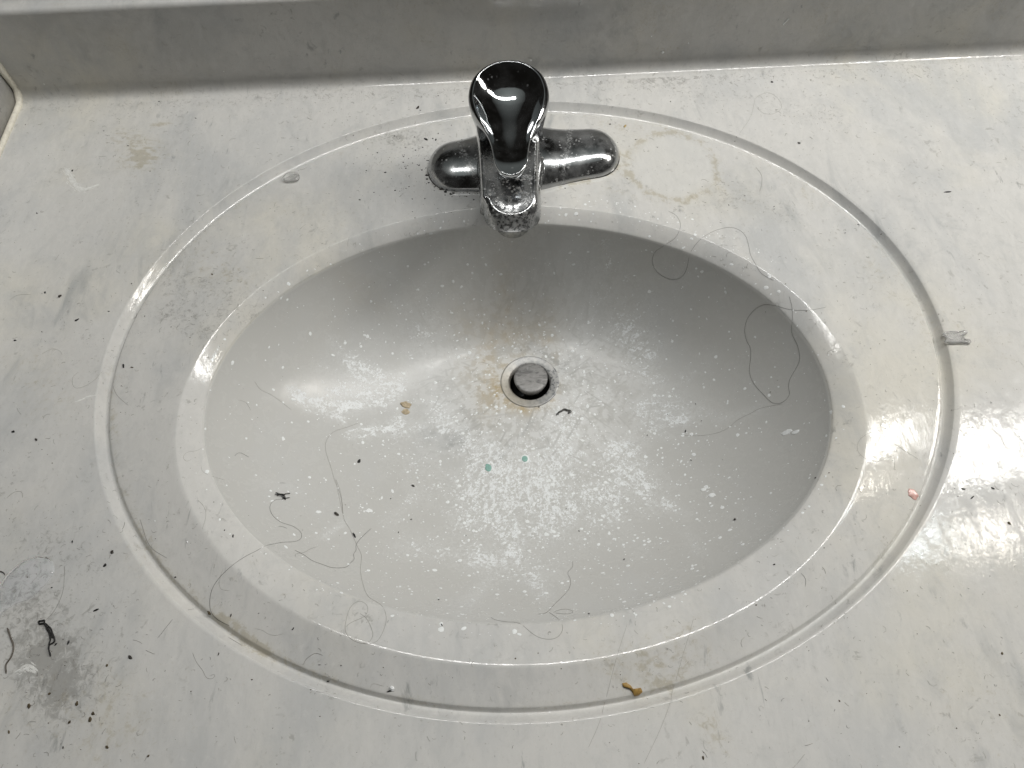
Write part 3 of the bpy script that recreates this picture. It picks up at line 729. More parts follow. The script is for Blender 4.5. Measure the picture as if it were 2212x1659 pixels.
Vb = V[:ib + 1]
x, y = Vb[..., 0] * 1000, Vb[..., 1] * 1000
dx, dy = DRAIN[0] * 1000, DRAIN[1] * 1000
rad = np.hypot(x - dx, (y - dy)); th = np.arctan2(y - dy, x - dx)
clus = strokes(x, y, DATA['soap'])
def rank(f, m):
    q = np.sort(f[m].ravel())
    return np.searchsorted(q, f.ravel()).reshape(f.shape) / len(q)


rn = fbm(th * 8 + fbm(x / 20, y / 20, 31) * 2.0, rad / 13, 11, 5)          # streaks that run away from the drain
iso = fbm(x / 2.6, y / 2.6, 21, 5)
wisp = 1 - np.abs(2 * fbm(x / 3.2 + 2 * fbm(x / 5, y / 5, 33), y / 3.2, 23, 4) - 1)
big = fbm(x / 26, y / 26, 41, 3)
inside = rad < 190
lower = np.clip((dy + 8 - y) / 90, 0, 1)
soap = np.minimum(clus, 1.3) * (0.55 + 0.9 * big) + (0.48 * lower + 0.22) * sstep(175, 80, rad) * sstep(0.3, 0.6, big)
uf = rank(fbm(x / 4.5, y / 4.5, 61, 5) + 0.4 * wisp, inside)
film = sstep(115, 50, rad) * sstep(0.25, 0.75, uf + 0.25 * (big - 0.5)) * np.where(y > dy + 34, 0.45, 1.0) * 0.9
scr = np.zeros_like(x)
xf, yf = x.ravel(), y.ravel(); sf = scr.ravel()
near = np.where((rad < 110).ravel())[0]
xn, yn = xf[near], yf[near]; sn = np.zeros(len(near))
for k in range(300):
    a = random.uniform(0, 2 * math.pi); q = 27 + 60 * random.random() ** 0.8
    px, py = dx + q * math.cos(a) * 1.15, dy - 8 + q * math.sin(a)
    Ls = random.choice([3, 4, 5, 6, 8, 10, 14, 22]); o = random.choice([0.15, 0.35, 0.8, 1.1, 2.0, 2.5]) + random.uniform(-.3, .3)
    ex, ey = px + Ls * math.cos(o), py + Ls * math.sin(o)
    t = np.clip(((xn - px) * (ex - px) + (yn - py) * (ey - py)) / (Ls * Ls), 0, 1)
    d = np.hypot(xn - px - t * (ex - px), yn - py - t * (ey - py))
    w = random.uniform(0.4, 0.8)
    sn = np.maximum(sn, np.exp(-(d / w) ** 2) * random.uniform(0.35, 0.9))
sf[near] = sn
scr = sf.reshape(x.shape)
soap = soap * (1 - 0.7 * scr); film = film * (1 - 0.9 * scr)
tanb = np.clip(np.where(y > dy + 26, 1.0, 1.4) * strokes(x, y, DATA['tanb']) * (0.6 + 0.8 * fbm(x / 7, y / 7, 71)), 0, 1.2)
tanb = tanb + 1.25 * np.exp(-((rad - 25) / 5.0) ** 2) * (0.5 - 0.5 * np.cos(th - 0.6)) ** 0.7
greyb = np.clip(strokes(x, y, DATA['greyb']) * (0.5 + fbm(x / 4, y / 4, 81)), 0, 1)
mesh_obj('sink_bowl', Vb, grid_faces(*Vb.shape[:2]), M_BOWL, top,
         attrs=dict(soap=soap, fx=np.cos(th) * 24, fy=np.sin(th) * 24, fr=rad / 9, far=sstep(28, 75, rad), film=film, scratch=scr * sstep(100, 60, rad) * np.where(y > dy + 20, 0.35, 1.0), tan=tanb, grime=greyb), normals=NV[:ib + 1])

# backsplash: cove, face, rounded top edge, ledge
a = np.linspace(-math.pi / 2, 0, 14)
prof = [(Y1 + COVE * math.cos(t), COVE + COVE * math.sin(t)) for t in a]
prof += [(YB, z) for z in np.linspace(COVE + .006, ZB - 0.0045, 8)]
prof += [(YB + 0.004 - 0.004 * math.cos(t), ZB - 0.004 + 0.004 * math.sin(t)) for t in np.linspace(0.15, math.pi / 2, 7)]
prof += [(YB + 0.008, ZB), (YB + 0.019, ZB), (YB + 0.0195, ZB - 0.0006), (YB + 0.0195, 0.0), (YB + 0.0195, -0.02)]
xs = np.linspace(X0, X1, 150)
Vs = np.array([[(xx, p[0], p[1]) for xx in xs] for p in prof])
zz = Vs[..., 2] * 1000; xx_ = Vs[..., 0] * 1000
gsp = 0.55 * np.exp(-(zz / 9) ** 2) * (0.4 + fbm(xx_ / 14, zz / 5, 91))
tsp = 0.35 * sstep(0.45, 0.7, fbm(xx_ / 40, zz / 40, 92))
mesh_obj('backsplash', Vs, grid_faces(len(prof), len(xs), False)[:, ::-1], M_TOP, top,
         attrs=dict(tan=tsp, grime=gsp, pale=zz * 0, soap=zz * 0))

# ------------------------------------------------------------------ where things lie
BVH = []
for nm in ('countertop', 'sink_rim', 'sink_bowl'):
    o = bpy.data.objects[nm]
    me = o.data; n = len(me.vertices)
    co = np.empty(n * 3, np.float32); me.vertices.foreach_get('co', co)
    co = co.reshape(-1, 3) + np.array(top.location, np.float32)
    pol = np.empty(len(me.polygons) * 4, np.int32); me.loops.foreach_get('vertex_index', pol)
    BVH.append(BVHTree.FromPolygons(co.tolist(), pol.reshape(-1, 4).tolist()))


def drop(x, y):
    """Point of the marble straight below (x, y) and its normal."""
    best = None
    for b in BVH:
        h = b.ray_cast(Vector((x, y, 0.3)), Vector((0, 0, -1)))
        if h[0] is not None and (best is None or h[0].z > best[0].z): best = h
    if best is None: return np.array((x, y, 0.0)), np.array((0, 0, 1.0))
    n = best[1] if best[1].z > 0 else -best[1]
    return np.array(best[0]), np.array(n)


def place(p):
    """A point given in mm: on the marble (two numbers) or on the backsplash face (three)."""
    if len(p) == 3: return np.array((p[0], YB * 1000, p[2])) / 1000, np.array((0, -1.0, 0))
    return drop(p[0] / 1000, p[1] / 1000)


def frame(n):
    a = np.cross(n, (0.0, 1.0, 0.0)) if abs(n[1]) < 0.9 else np.cross(n, (1.0, 0, 0))
    a = a / np.linalg.norm(a)
    if a[0] < 0: a = -a
    b = np.cross(n, a)
    return a, b / np.linalg.norm(b)


# ------------------------------------------------------------------ side splash with its caulk
ss = thing('side_splash', 'grey marbled side splash with yellowed caulk at left end of counter', 'side splash', (X0 - 0.01, 0.2, 0.0))
bm = bmesh.new()
bmesh.ops.create_cube(bm, size=1)
for v in bm.verts:
    v.co = Vector((X0 - 0.0115 + v.co.x * 0.019, (Y0 + YB) / 2 + v.co.y * (YB - Y0 + 0.02), (ZB - 0.02) / 2 + v.co.z * (ZB + 0.02)))
bmesh.ops.bevel(bm, geom=list(bm.edges), offset=0.003, segments=3, affect='EDGES')
for v in bm.verts: v.co -= Vector(ss.location)
me = bpy.data.meshes.new('splash_panel'); bm.to_mesh(me); bm.free()
me.polygons.foreach_set('use_smooth', np.ones(len(me.polygons), bool)); me.materials.append(M_TOP)
o = bpy.data.objects.new('splash_panel', me); COL.objects.link(o); o.parent = ss
path = [(X0 + 0.0005, yy, 0.0006) for yy in np.linspace(Y0, Y1, 160)]
path += [(X0 + 0.0005, Y1 + (COVE - .0006) * math.cos(t), COVE + (COVE - .0006) * math.sin(t)) for t in np.linspace(-math.pi / 2, 0, 16)[1:]]
path += [(X0 + 0.0005, YB - 0.0006, zz) for zz in np.linspace(COVE + 0.004, ZB - 0.004, 20)]
path = np.array(path); kk = np.arange(len(path))
mesh_obj('caulk_bead', *tube(path, 0.0026 + 0.0011 * (vnoise(kk * 0.35, kk * 0, 4) - 0.5), 10), M_CAULK, ss)

# ------------------------------------------------------------------ pop-up drain
dz = Z_DRAIN
dr = thing('popup_drain', 'scaled round sink drain with raised grey stopper over black gap', 'drain', (DRAIN[0], DRAIN[1], dz))
N = 96
an = np.linspace(0, 2 * math.pi, N, endpoint=False)


def circ(r, z, cx=DRAIN[0], cy=DRAIN[1]):
    r = r * DRAIN_R / 0.0252
    return np.stack([cx + r * np.cos(an), cy + r * np.sin(an), np.full(N, z)], -1)


rings = [circ(0.0262, dz - 0.004), circ(0.0254, dz + 0.0004), circ(0.0248, dz + 0.0009), circ(0.0240, dz + 0.0008), circ(0.0215, dz + 0.0003),
         circ(0.0190, dz + 0.0000), circ(0.0178, dz - 0.0006), circ(0.0172, dz - 0.0050)]
Vf, Ff = loft(rings)
Vf = np.array(Vf); ta = np.arctan2(Vf[:, 1] - DRAIN[1], Vf[:, 0] - DRAIN[0]); rf = np.hypot(Vf[:, 1] - DRAIN[1], Vf[:, 0] - DRAIN[0])
mesh_obj('flange', Vf, Ff, M_FLANGE, dr, attrs=dict(
    grime=np.clip(0.22 + 0.85 * np.exp(-((ta + 0.05) / 0.75) ** 2) + 1.2 * (rf < 0.0169), 0, 1.6),
    tan=np.clip(-np.cos(ta - 0.5), 0, 1) * 0.8))
mesh_obj('drain_pipe', *loft([circ(0.0174, dz - 0.0045), circ(0.0168, dz - 0.012), circ(0.0150, dz - 0.03)], False, True), M_BLACKGAP, dr)
sx, sy = DRAIN[0] + 0.0007, DRAIN[1] - 0.0001
st = [(0.0060, -0.028), (0.0060, -0.006), (0.0122, -0.0025), (0.0140, 0.0025), (0.0145, 0.0050), (0.0145, 0.0060), (0.0141, 0.0064), (0.0133, 0.0066), (0.012, 0.0067), (0.007, 0.0068), (0.002, 0.0068)]
mesh_obj('stopper', *loft([circ(r, dz + z, sx, sy) for r, z in st], True, True), M_STOP, dr)

# ------------------------------------------------------------------ faucet
FB = np.array((0.0175, 0.4266))
FZ = drop(*FB)[0][2]
fa = thing('faucet', 'chrome single lever faucet with limescale on its spout and oval wings', 'faucet', (FB[0], FB[1], FZ))
ca, sa = math.cos(R(3.9)), math.sin(R(3.9))


def loc_plate(P):
    P = np.asarray(P, float) / 1000
    return np.stack([FB[0] + P[:, 0] * ca - P[:, 1] * sa, FB[1] + P[:, 0] * sa + P[:, 1] * ca, FZ + P[:, 2]], -1)


BC = np.array((0.0073, 0.4205)); BR = R(-1.0)


def loc_body(P):           # local: u right, v towards the front, w up (mm)
    P = np.asarray(P, float) / 1000
    c, s = math.cos(BR), math.sin(BR)
    return np.stack([BC[0] + P[:, 0] * c + P[:, 1] * s, BC[1] + P[:, 0] * s - P[:, 1] * c, FZ + P[:, 2]], -1)


def plate_outline(n=140):
    t = np.linspace(0, 2 * math.pi, n, endpoint=False)
    u = 75.5 * np.sign(np.cos(t)) * np.abs(np.cos(t)) ** 0.92
    au = np.abs(u); hw = 24.0 + 9.5 * np.exp(-((u + 4) / 36) ** 2)
    e = np.clip((au - 53) / 22.5, 0, 1)
    v = np.sign(np.sin(t)) * hw * np.sqrt(np.clip(1 - e ** 2.3, 0, 1))
    return np.stack([u, v], -1)


po = plate_outline()
med = np.stack([np.clip(po[:, 0], -52, 52), 0 * po[:, 0]], -1)
rings = []
for s in (None, 1.0, 0.992, 0.975, 0.95, 0.915, 0.87, 0.81, 0.74, 0.65, 0.54, 0.42, 0.30, 0.18, 0.08, 0.0):
    q = 1.0 if s is None else s
    p = med + q * (po - med)
    hgt = 13.0 * (1.0 + 0.35 * np.exp(-((p[:, 0] + 6) / 30) ** 4))
    z = np.full(len(p), -1.0) if s is None else 1.3 + hgt * (1 - q ** 2.9) ** 0.62
    rings.append(np.column_stack([p, z]))
Vp, Fp = loft([loc_plate(r) for r in rings])
Vp = np.array(Vp)
ul = np.vstack(rings)[:, 0]; vl = np.vstack(rings)[:, 1]
wob = 3.5 * (vnoise(vl / 7, vl * 0, 3) - 0.5)
lime = 0.75 * np.exp(-((np.abs(ul + 5) - 40 - wob - 0.25 * vl) / 3.0) ** 2) * (0.3 + vnoise(ul / 2, vl / 2, 6))
lime += 0.5 * sstep(4.5, 1.0, np.vstack(rings)[:, 2]) * vnoise(ul / 3, vl / 3, 8)
mesh_obj('base_plate', Vp, [f[::-1] for f in Fp] if False else Fp, M_PLATE, fa, attrs=dict(lime=np.clip(lime, 0, 1)))


shade_rings = [np.column_stack([med + s_ * (po - med) + 0.0, np.full(len(po), z_)]) for s_, z_ in ((0.9, -0.8), (1.012, -0.8), (1.02, 0.2), (1.012, 0.9), (0.97, 1.2))]
mesh_obj('plate_shadow_ring', *loft([loc_plate(r) for r in shade_rings]), M_BLACKGAP, fa)  # black ring standing in for the shadow line under the plate
edge = loc_plate(np.column_stack([med + 1.03 * (po - med), 0 * po[:, 0]]))


def u_outline(wb, wf, vb, vf, sq=2.6, n=120):
    """Plan outline of the spout body: round back at vb, tapering sides, round front at vf."""
    t = np.linspace(0, 2 * math.pi, n, endpoint=False)
    c, s = np.cos(t), np.sin(t)           # s>0 front
    rF = wf * 0.95; rB = wb * 0.9
    u = np.sign(c) * np.abs(c) ** (2 / sq); q = np.sign(s) * np.abs(s) ** (2 / sq)
    v = np.where(q > 0, vf - rF + q * rF, vb + rB + q * rB)
    k = np.clip((v - vb) / (vf - vb), 0, 1)
    k = np.where(np.abs(s) < 1e-9, 0.5, k)
    return np.stack([u * (wb + (wf - wb) * k), v], -1)


def densify(o):
    """Even spacing along an outline so that long straight sides carry points too."""
    d = np.r_[0, np.cumsum(np.hypot(*np.diff(np.vstack([o, o[:1]]), axis=0).T))]
    s = np.linspace(0, d[-1], 160, endpoint=False)
    oo = np.vstack([o, o[:1]])
    return np.stack([np.interp(s, d, oo[:, 0]), np.interp(s, d, oo[:, 1])], -1)


def ztop(v):
    return 47.5 - 0.085 * np.clip(v, -30, 200) - 3.4 * np.clip((v - 62) / 22, 0, 2) ** 2


def slice_(wb, wf, vb, vf, z, sq=2.6):
    o = densify(u_outline(wb, wf, vb, vf, sq))
    zz = z(o[:, 1]) if callable(z) else np.full(len(o), z)
    return np.column_stack([o, zz])


panel = densify(u_outline(24.3, 14.6, -24, 82, 2.25))
sl = [slice_(27, 27, -27, 33, 0.0), slice_(27, 26, -27, 33, 12.0), slice_(26, 24, -26, 34, 17.0),
      slice_(24, 14.5, -25.5, 81.5, lambda v: 18 + 0.045 * np.clip(v, 0, 99)), slice_(25, 17.4, -26, 85.5, lambda v: 20.5 + 0.05 * np.clip(v, 0, 99)),
      slice_(26.4, 19.0, -26, 88, lambda v: 25 + 0.02 * np.clip(v, 0, 99)), slice_(26.2, 19.0, -26, 87.5, lambda v: ztop(v) - 9.0 * np.ones_like(v)),
      slice_(25.2, 17.4, -25, 85, lambda v: ztop(v) - 3.0), slice_(24.7, 15.2, -24.4, 82.8, lambda v: ztop(v) - 0.6),
      np.column_stack([panel, ztop(panel[:, 1]) - 0.05])]
mp = np.stack([panel[:, 0] * 0, np.clip(panel[:, 1], -10, 66)], -1)
for s, dz_ in ((0.97, 0.0), (0.93, -0.25), (0.85, -0.55), (0.6, -0.75), (0.3, -0.8), (0.0, -0.8)):
    p = mp + s * (panel - mp)
    sl.append(np.column_stack([p, ztop(p[:, 1]) + dz_]))
Vz, Fz = loft([loc_body(s) for s in sl], True)
Fz = [f[::-1] for f in Fz]
allp = np.vstack(sl)
front = sstep(40, 75, allp[:, 1])
lime = front * sstep(0.45, 0.75, fbm(allp[:, 0] / 3, allp[:, 1] / 3, 14)) * 0.45 + sstep(74, 86, allp[:, 1]) * 0.75
mesh_obj('spout', Vz, Fz, M_SPOUT, fa, attrs=dict(lime=lime))
t = np.linspace(0, 2 * math.pi, 48, endpoint=False)
ae = [loc_body(np.stack([r * np.cos(t), 73 + r * np.sin(t), np.full(48, z)], -1)) for r, z in ((12.2, 24), (12.2, 17.5), (11.6, 16.4), (9.5, 16.2), (9.3, 18.5))]
mesh_obj('aerator', *[q if i == 0 else [f[::-1] for f in q] for i, q in enumerate(loft(ae, False, True))], M_STEEL, fa)

half = [(0, -22.5), (9, -21.2), (18, -16.2), (24.8, -8), (28, 4), (27, 14.5), (23.2, 24), (18.2, 32.5), (14.2, 41), (12.2, 50), (11.4, 57), (9.6, 63.4), (5.6, 68.6), (0, 70.4)]
half = catmull(half, 1.2)
ho = np.vstack([half, (half[1:-1] * [-1, 1])[::-1]])
ho = densify(ho)
hm = np.stack([ho[:, 0] * 0, np.clip(ho[:, 1], 5, 57)], -1)


def zr(v):
    return 77.5 - 0.215 * v - 1.6 * np.exp(-((v - 42) / 16.0) ** 2)


kd = sstep(14, 42, ho[:, 1])
hr = []
# from under the lever up the outer wall, over the rim and down into the scoop
rim = zr(ho[:, 1])
for sd, zd, sl_, zl in ((0.80, -36, 0.0, -8.2), (0.83, -30, 0.45, -7.8), (0.87, -23, 0.78, -6.4), (0.93, -15.5, 0.93, -4.4), (0.985, -9.0, 0.985, -2.6),
                        (1.0, -5.0, 1.0, -1.4), (0.985, -2.2, 0.995, -0.7), (0.94, -0.8, 0.98, -0.25), (0.885, -0.05, 0.955, 0.0), (0.87, 0.0, 0.94, -0.05)):
    s = sd * (1 - kd) + sl_ * kd
    p = hm + s[:, None] * (ho - hm)
    hr.append(np.column_stack([p, zr(p[:, 1]) + zd * (1 - kd) + zl * kd]))
s0 = 0.87 * (1 - kd) + 0.94 * kd
for q in (0.975, 0.94, 0.90, 0.84, 0.76, 0.66, 0.55, 0.43, 0.30, 0.15, 0.0):
    p = hm + (q * s0)[:, None] * (ho - hm)
    tip = sstep(46, 62, p[:, 1])
    depth = 9.0 * (1 - sstep(2, 60, p[:, 1])) + 3.2
    hr.append(np.column_stack([p, zr(p[:, 1]) - depth * (1 - q ** 2.2) * (1 - 0.8 * tip)]))
Vh, Fh = loft([loc_body(s) for s in hr])
mesh_obj('lever_handle', Vh, Fh, M_HANDLE, fa)
for nm in ('spout', 'lever_handle', 'base_plate', 'aerator', 'flange', 'stopper', 'drain_pipe', 'caulk_bead'):
    bm = bmesh.new(); bm.from_mesh(bpy.data.objects[nm].data)
    bmesh.ops.remove_doubles(bm, verts=bm.verts, dist=1e-6)
    bmesh.ops.recalc_face_normals(bm, faces=bm.faces)
    bm.to_mesh(bpy.data.objects[nm].data); bm.free()

# ------------------------------------------------------------------ hairs
for label, r, dark, pts in DATA['hairs']:
    wall = len(pts[0]) == 3
    P = catmull([p[:3] if wall else p[:2] for p in pts], 1.0)
    q = []
    rr = r * 1.08 / 1000
    for i, p in enumerate(P):
        pos, n = place(list(p))
        q.append(pos + n * rr * 1.05)
    q = np.array(q)
    for _ in range(2): q[1:-1] = 0.25 * q[:-2] + 0.5 * q[1:-1] + 0.25 * q[2:]
    ra = np.full(len(q), rr); ra[0] *= 0.6; ra[-1] *= 0.4
    m = M_HAIR if dark > 0.75 else M_HAIR2 if dark > 0.55 else M_HAIR3
    base = Vector(q[0])
    o = mesh_obj('hair' if r < 0.12 else 'fibre', *tube(q, ra, 4), m)
    tag(o, label, 'hair' if r < 0.12 else 'fibre', 'loose hairs lying in and around the sink')


def strands(name, lines, rad, mat, lift):
    V, F = [], []
    for ln in lines:
        P = catmull(ln, 0.6)
        q = []
        for i, p in enumerate(P):
            pos, n = place(list(p)); q.append(pos + n * (rad + lift * vnoise(np.array(i * 0.4), np.array(len(V) * .1), 3)))
        v, f = tube(np.array(q), rad * (0.7 + 0.6 * vnoise(np.arange(len(q)) * 0.5, np.zeros(len(q)), len(V) % 7)), 5)
        F += [tuple(a + len(V) for a in ff) for ff in f]; V += list(v)
    return mesh_obj(name, V, F, mat)


tag(strands('hair_tuft', DATA['tuft'], 0.00022, M_BLACK, 0.0009), 'small tangled black hair tuft in lower left of bowl', 'hair tuft')
tag(strands('yarn_scrap', DATA['yarn'], 0.00042, M_BLACK, 0.0008), 'twisted black yarn scrap with a loop end on lower left counter', 'yarn scrap')
tag(strands('lint_curl', [DATA['curl'], [[p[0] + 1.2, p[1] + 0.5] for p in DATA['curl']], [[p[0] * 1.0 + 0.5 * (i % 2), p[1] + 0.9] for i, p in enumerate(DATA['curl'])]], 0.00035, M_GREY, 0.0006),
    'grey lint curl on bowl floor right below drain', 'lint')

# ------------------------------------------------------------------ crumbs
KIND = dict(b=(M_BLACK, (1, 0.8, 0.6)), g=(M_GREY, (1, 0.8, 0.5)), s=(M_BLACK, (2.0, 0.35, 0.3)), o=(M_OLIVE, (1, 0.7, 0.4)),
            y=(M_YELLOW, (1.2, 0.7, 0.3)), w=(M_WHITE, (1, 0.8, 0.5)))


def lump(size, seed, shape):
    r_ = random.Random(seed)
    bm = bmesh.new()
    bmesh.ops.create_icosphere(bm, subdivisions=1 if size < 0.0007 else 2, radius=1)
    off = [Vector((r_.gauss(0, 1), r_.gauss(0, 1), r_.gauss(0, 1))).normalized() for _ in range(5)]
    amp = [r_.uniform(-0.75, 0.8) for _ in off]
    for v in bm.verts:
        d = v.co.normalized()
        k = 1 + sum(a * max(0, d.dot(o)) ** 3 for a, o in zip(amp, off)) + r_.uniform(-.22, .22)
        v.co = Vector((d.x * shape[0], d.y * shape[1], d.z * shape[2])) * k * size
    V = [tuple(v.co) for v in bm.verts]; F = [tuple(v.index for v in f.verts) for f in bm.faces]
    bm.free()
    return np.array(V), F


ORD = ['second', 'third', 'fourth', 'fifth', 'sixth', 'seventh', 'eighth', 'ninth', 'tenth', 'eleventh', 'twelfth', 'thirteenth', 'fourteenth']


def spot_label(label, mine, all_x):
    """Crumbs of one patch are told apart by their order from the left."""
    n = len(all_x)
    if n == 1: return label
    k = sum(v < mine for v in all_x)
    return label + (', leftmost one' if k == 0 else ', rightmost one' if k == n - 1 else ', %s from left' % ORD[k - 1])


BYLAB = {}
for label, kind, p, s in DATA['crumbs']: BYLAB.setdefault(label, []).append(p[0])
for i, (label, kind, p, s) in enumerate(DATA['crumbs']):
    label = spot_label(label, p[0], BYLAB[label])
    pos, n = place(p)
    mat, shape = KIND[kind]
    size = 0.00050 * s
    if kind == 'b':
        if i % 3 == 1: mat = M_CHAR
        shape = (random.uniform(0.9, 1.7), random.uniform(0.45, 0.85), random.uniform(0.35, 0.6))
    a, b = frame(n); rot = random.uniform(-0.6, 0.6) if kind == 's' else random.uniform(0, 6.28)
    ax = math.cos(rot) * a + math.sin(rot) * b; bx = np.cross(n, ax)
    V, F = lump(size, i, shape)
    W = pos + n * size * shape[2] * 0.6 + V[:, :1] * ax + V[:, 1:2] * bx + V[:, 2:] * n
    o = mesh_obj('flake' if kind == 'y' else 'crumb', W, F, mat, smooth=False)
    tag(o, label, 'flake' if kind == 'y' else 'crumb', 'crumbs scattered over the vanity top')


GV, GF = [], []
for k in range(150):
    i = random.randrange(len(edge))
    p = edge[i]
    left = p[0] < FB[0] - 0.02
    if not left and random.random() > 0.16: continue
    o_ = (p[:2] - FB); o_ = o_ / np.linalg.norm(o_) * abs(random.gauss(0, 0.0016 if k % 3 else 0.006))
    pos, n = drop(*(p[:2] + o_))
    sz = min(0.0009, 0.00030 * random.lognormvariate(0, 0.5))
    v, f = lump(sz, 900 + k, (1.2, 0.8, 0.7))
    GF += [tuple(q + len(GV) for q in ff) for ff in f]
    GV += list(pos + n * sz * 0.3 + v)
for k in range(190):
    q = (FB[0] - 0.092 + random.gauss(0, 0.020), FB[1] + 0.006 + random.gauss(0, 0.020))
    if abs(q[1] - FB[1]) < 0.034 and abs(q[0] - FB[0]) < 0.080: continue
    pos, n = drop(*q)
    sz = min(0.0008, 0.00020 * random.lognormvariate(0, 0.6))
    v, f = lump(sz, 1200 + k, (1.2, 0.8, 0.7))
    GF += [tuple(e + len(GV) for e in ff) for ff in f]
    GV += list(pos + n * sz * 0.3 + v)
tag(mesh_obj('black_grit', GV, GF, M_BLACK, smooth=False), 'fine black grit gathered along and left of the left faucet wing', 'grit', kind='stuff')

# ------------------------------------------------------------------ flat bits: paste spots, flakes, chips
def patch(name, outline, thick, mat, dome=0.5, parent=None, lift=0.0):
    """A thin solid with its own edge and a slightly domed top, lying on the marble; outline in mm."""
    P = densify_n(np.array(outline, float), 48)
    c = P.mean(0)
    rings = []
    for s, h in ((1.0, -0.15), (1.0, 0.25), (0.93, 0.75), (0.8, 0.9), (0.5, 0.9 + 0.3 * dome), (0.25, 0.9 + 0.45 * dome), (0.02, 0.9 + 0.5 * dome)):
        ring = []
        for p in P:
            q = c + s * (p - c)
            pos, n = place([q[0], q[1]])
            ring.append(pos + n * (h * thick + lift))
        rings.append(ring)
    V, F = loft(rings, True, True)
    return mesh_obj(name, V, F, mat, parent)


def densify_n(o, n):
    d = np.r_[0, np.cumsum(np.hypot(*np.diff(np.vstack([o, o[:1]]), axis=0).T))]
    s = np.linspace(0, d[-1], n, endpoint=False); oo = np.vstack([o, o[:1]])
    return np.stack([np.interp(s, d, oo[:, 0]), np.interp(s, d, oo[:, 1])], -1)


def blob(c, rx, ry, seed, n=40, wob=0.25):
    t = np.linspace(0, 2 * math.pi, n, endpoint=False)
    k = 1 + wob * (fbm(np.cos(t) * 1.5 + seed, np.sin(t) * 1.5 + seed * 2, 7, 3) - 0.5) * 2
    return np.stack([c[0] + rx * k * np.cos(t), c[1] + ry * k * np.sin(t)], -1)


t0, t1 = DATA['teal']
tag(patch('toothpaste_spot', blob(t0, 2.5, 3.3, 1), 0.0003, M_TEAL), 'plain teal toothpaste spot on bowl floor, left of the ringed one', 'toothpaste spot')
tp = thing('toothpaste_spot', 'teal toothpaste spot with a white ring on bowl floor', 'toothpaste spot', tuple(place(t1)[0]))
patch('white_ring', blob(t1, 3.3, 3.6, 5, wob=0.12), 0.0002, M_WHITE, parent=tp)
patch('teal_centre', blob(t1, 2.3, 2.5, 6, wob=0.10), 0.0003, M_TEAL, parent=tp, lift=0.0002)
tag(patch('gel_spot', blob(DATA['red'], 3.0, 3.6, 9, wob=0.5), 0.0004, M_PINK, 0.8), 'translucent pink gel spot beside right groove', 'gel spot')
tag(patch('flake', DATA['flake'], 0.0009, M_BROWN, 1.0), 'amber brown bent flake on front deck by the groove', 'flake')
for i, (p, lb) in enumerate(zip(DATA['flakes2'], ('tan flake on left floor of bowl, the upper of two touching', 'flat tan stain flake touching below the upper tan flake in bowl'))):
    tag(patch('flake', blob(p, 3.6 - 0.6 * i, 2.8 - 0.3 * i, 12 + i, wob=0.45), 0.0010 - 0.0006 * i, M_TANFLAKE), lb, 'flake')
names = ['large white teardrop drop on the left floor of bowl', 'small white drop left of the large teardrop drop', 'larger white flake on the right wall of bowl',
         'smaller white flake next to larger flake on right wall', 'white drop on the right floor of bowl, the upper of two', 'white drop on the right floor of bowl, the lower of two',
         'round white drop by the left soap smear', 'round white drop above the left soap streaks', 'small white drop on front wall of bowl right of middle']
for i, ((p, s), lb) in enumerate(zip(DATA['drops'], names)):
    tag(patch('paste_drop', blob(p, 0.9 * s, 0.62 * s, 20 + i, wob=0.4), 0.0003, M_WHITE), lb, 'paste drop', 'dried white drops in the bowl')
tag(patch('water_film', DATA['puddle'], 0.0007, M_WATER, 0.2), 'clear oval water film on counter at lower left edge', 'water')


def smear(name, line, w, mat, n, seed):
    """A dried smear: many thin overlapping flecks along a path."""
    r_ = random.Random(seed)
    P = catmull(line, 0.8)
    V, F = [], []
    for k in range(n):
        u = r_.random(); i = min(len(P) - 2, int(u * (len(P) - 1)))
        T = P[i + 1] - P[i]; T = T / (np.linalg.norm(T) + 1e-9); Nn = np.array([-T[1], T[0]])
        ww = w * (0.25 + math.sin(math.pi * min(1, u * 0.9 + 0.1)))
        c = P[i] + Nn * r_.gauss(0, 0.4) * ww
        L, B = r_.uniform(0.5, 2.4), r_.uniform(0.08, 0.3)
        pos, nn = place(list(c))
        t3 = np.array((T[0], T[1], 0)); t3 = t3 - nn * t3.dot(nn); t3 /= np.linalg.norm(t3); b3 = np.cross(nn, t3)
        h = nn * (0.00008 + 0.00006 * r_.random())
        k0 = len(V)
        for e, f in ((-1, 0), (-.4, -1), (.5, -.8), (1, 0), (.4, 1), (-.5, .7)):
            V.append(pos + (t3 * e * L + b3 * f * B) / 1000)
        V.append(pos + h * 1.6)
        F += [(k0 + a_, k0 + (a_ + 1) % 6, k0 + 6) for a_ in range(6)]
    return mesh_obj(name, V, F, mat)


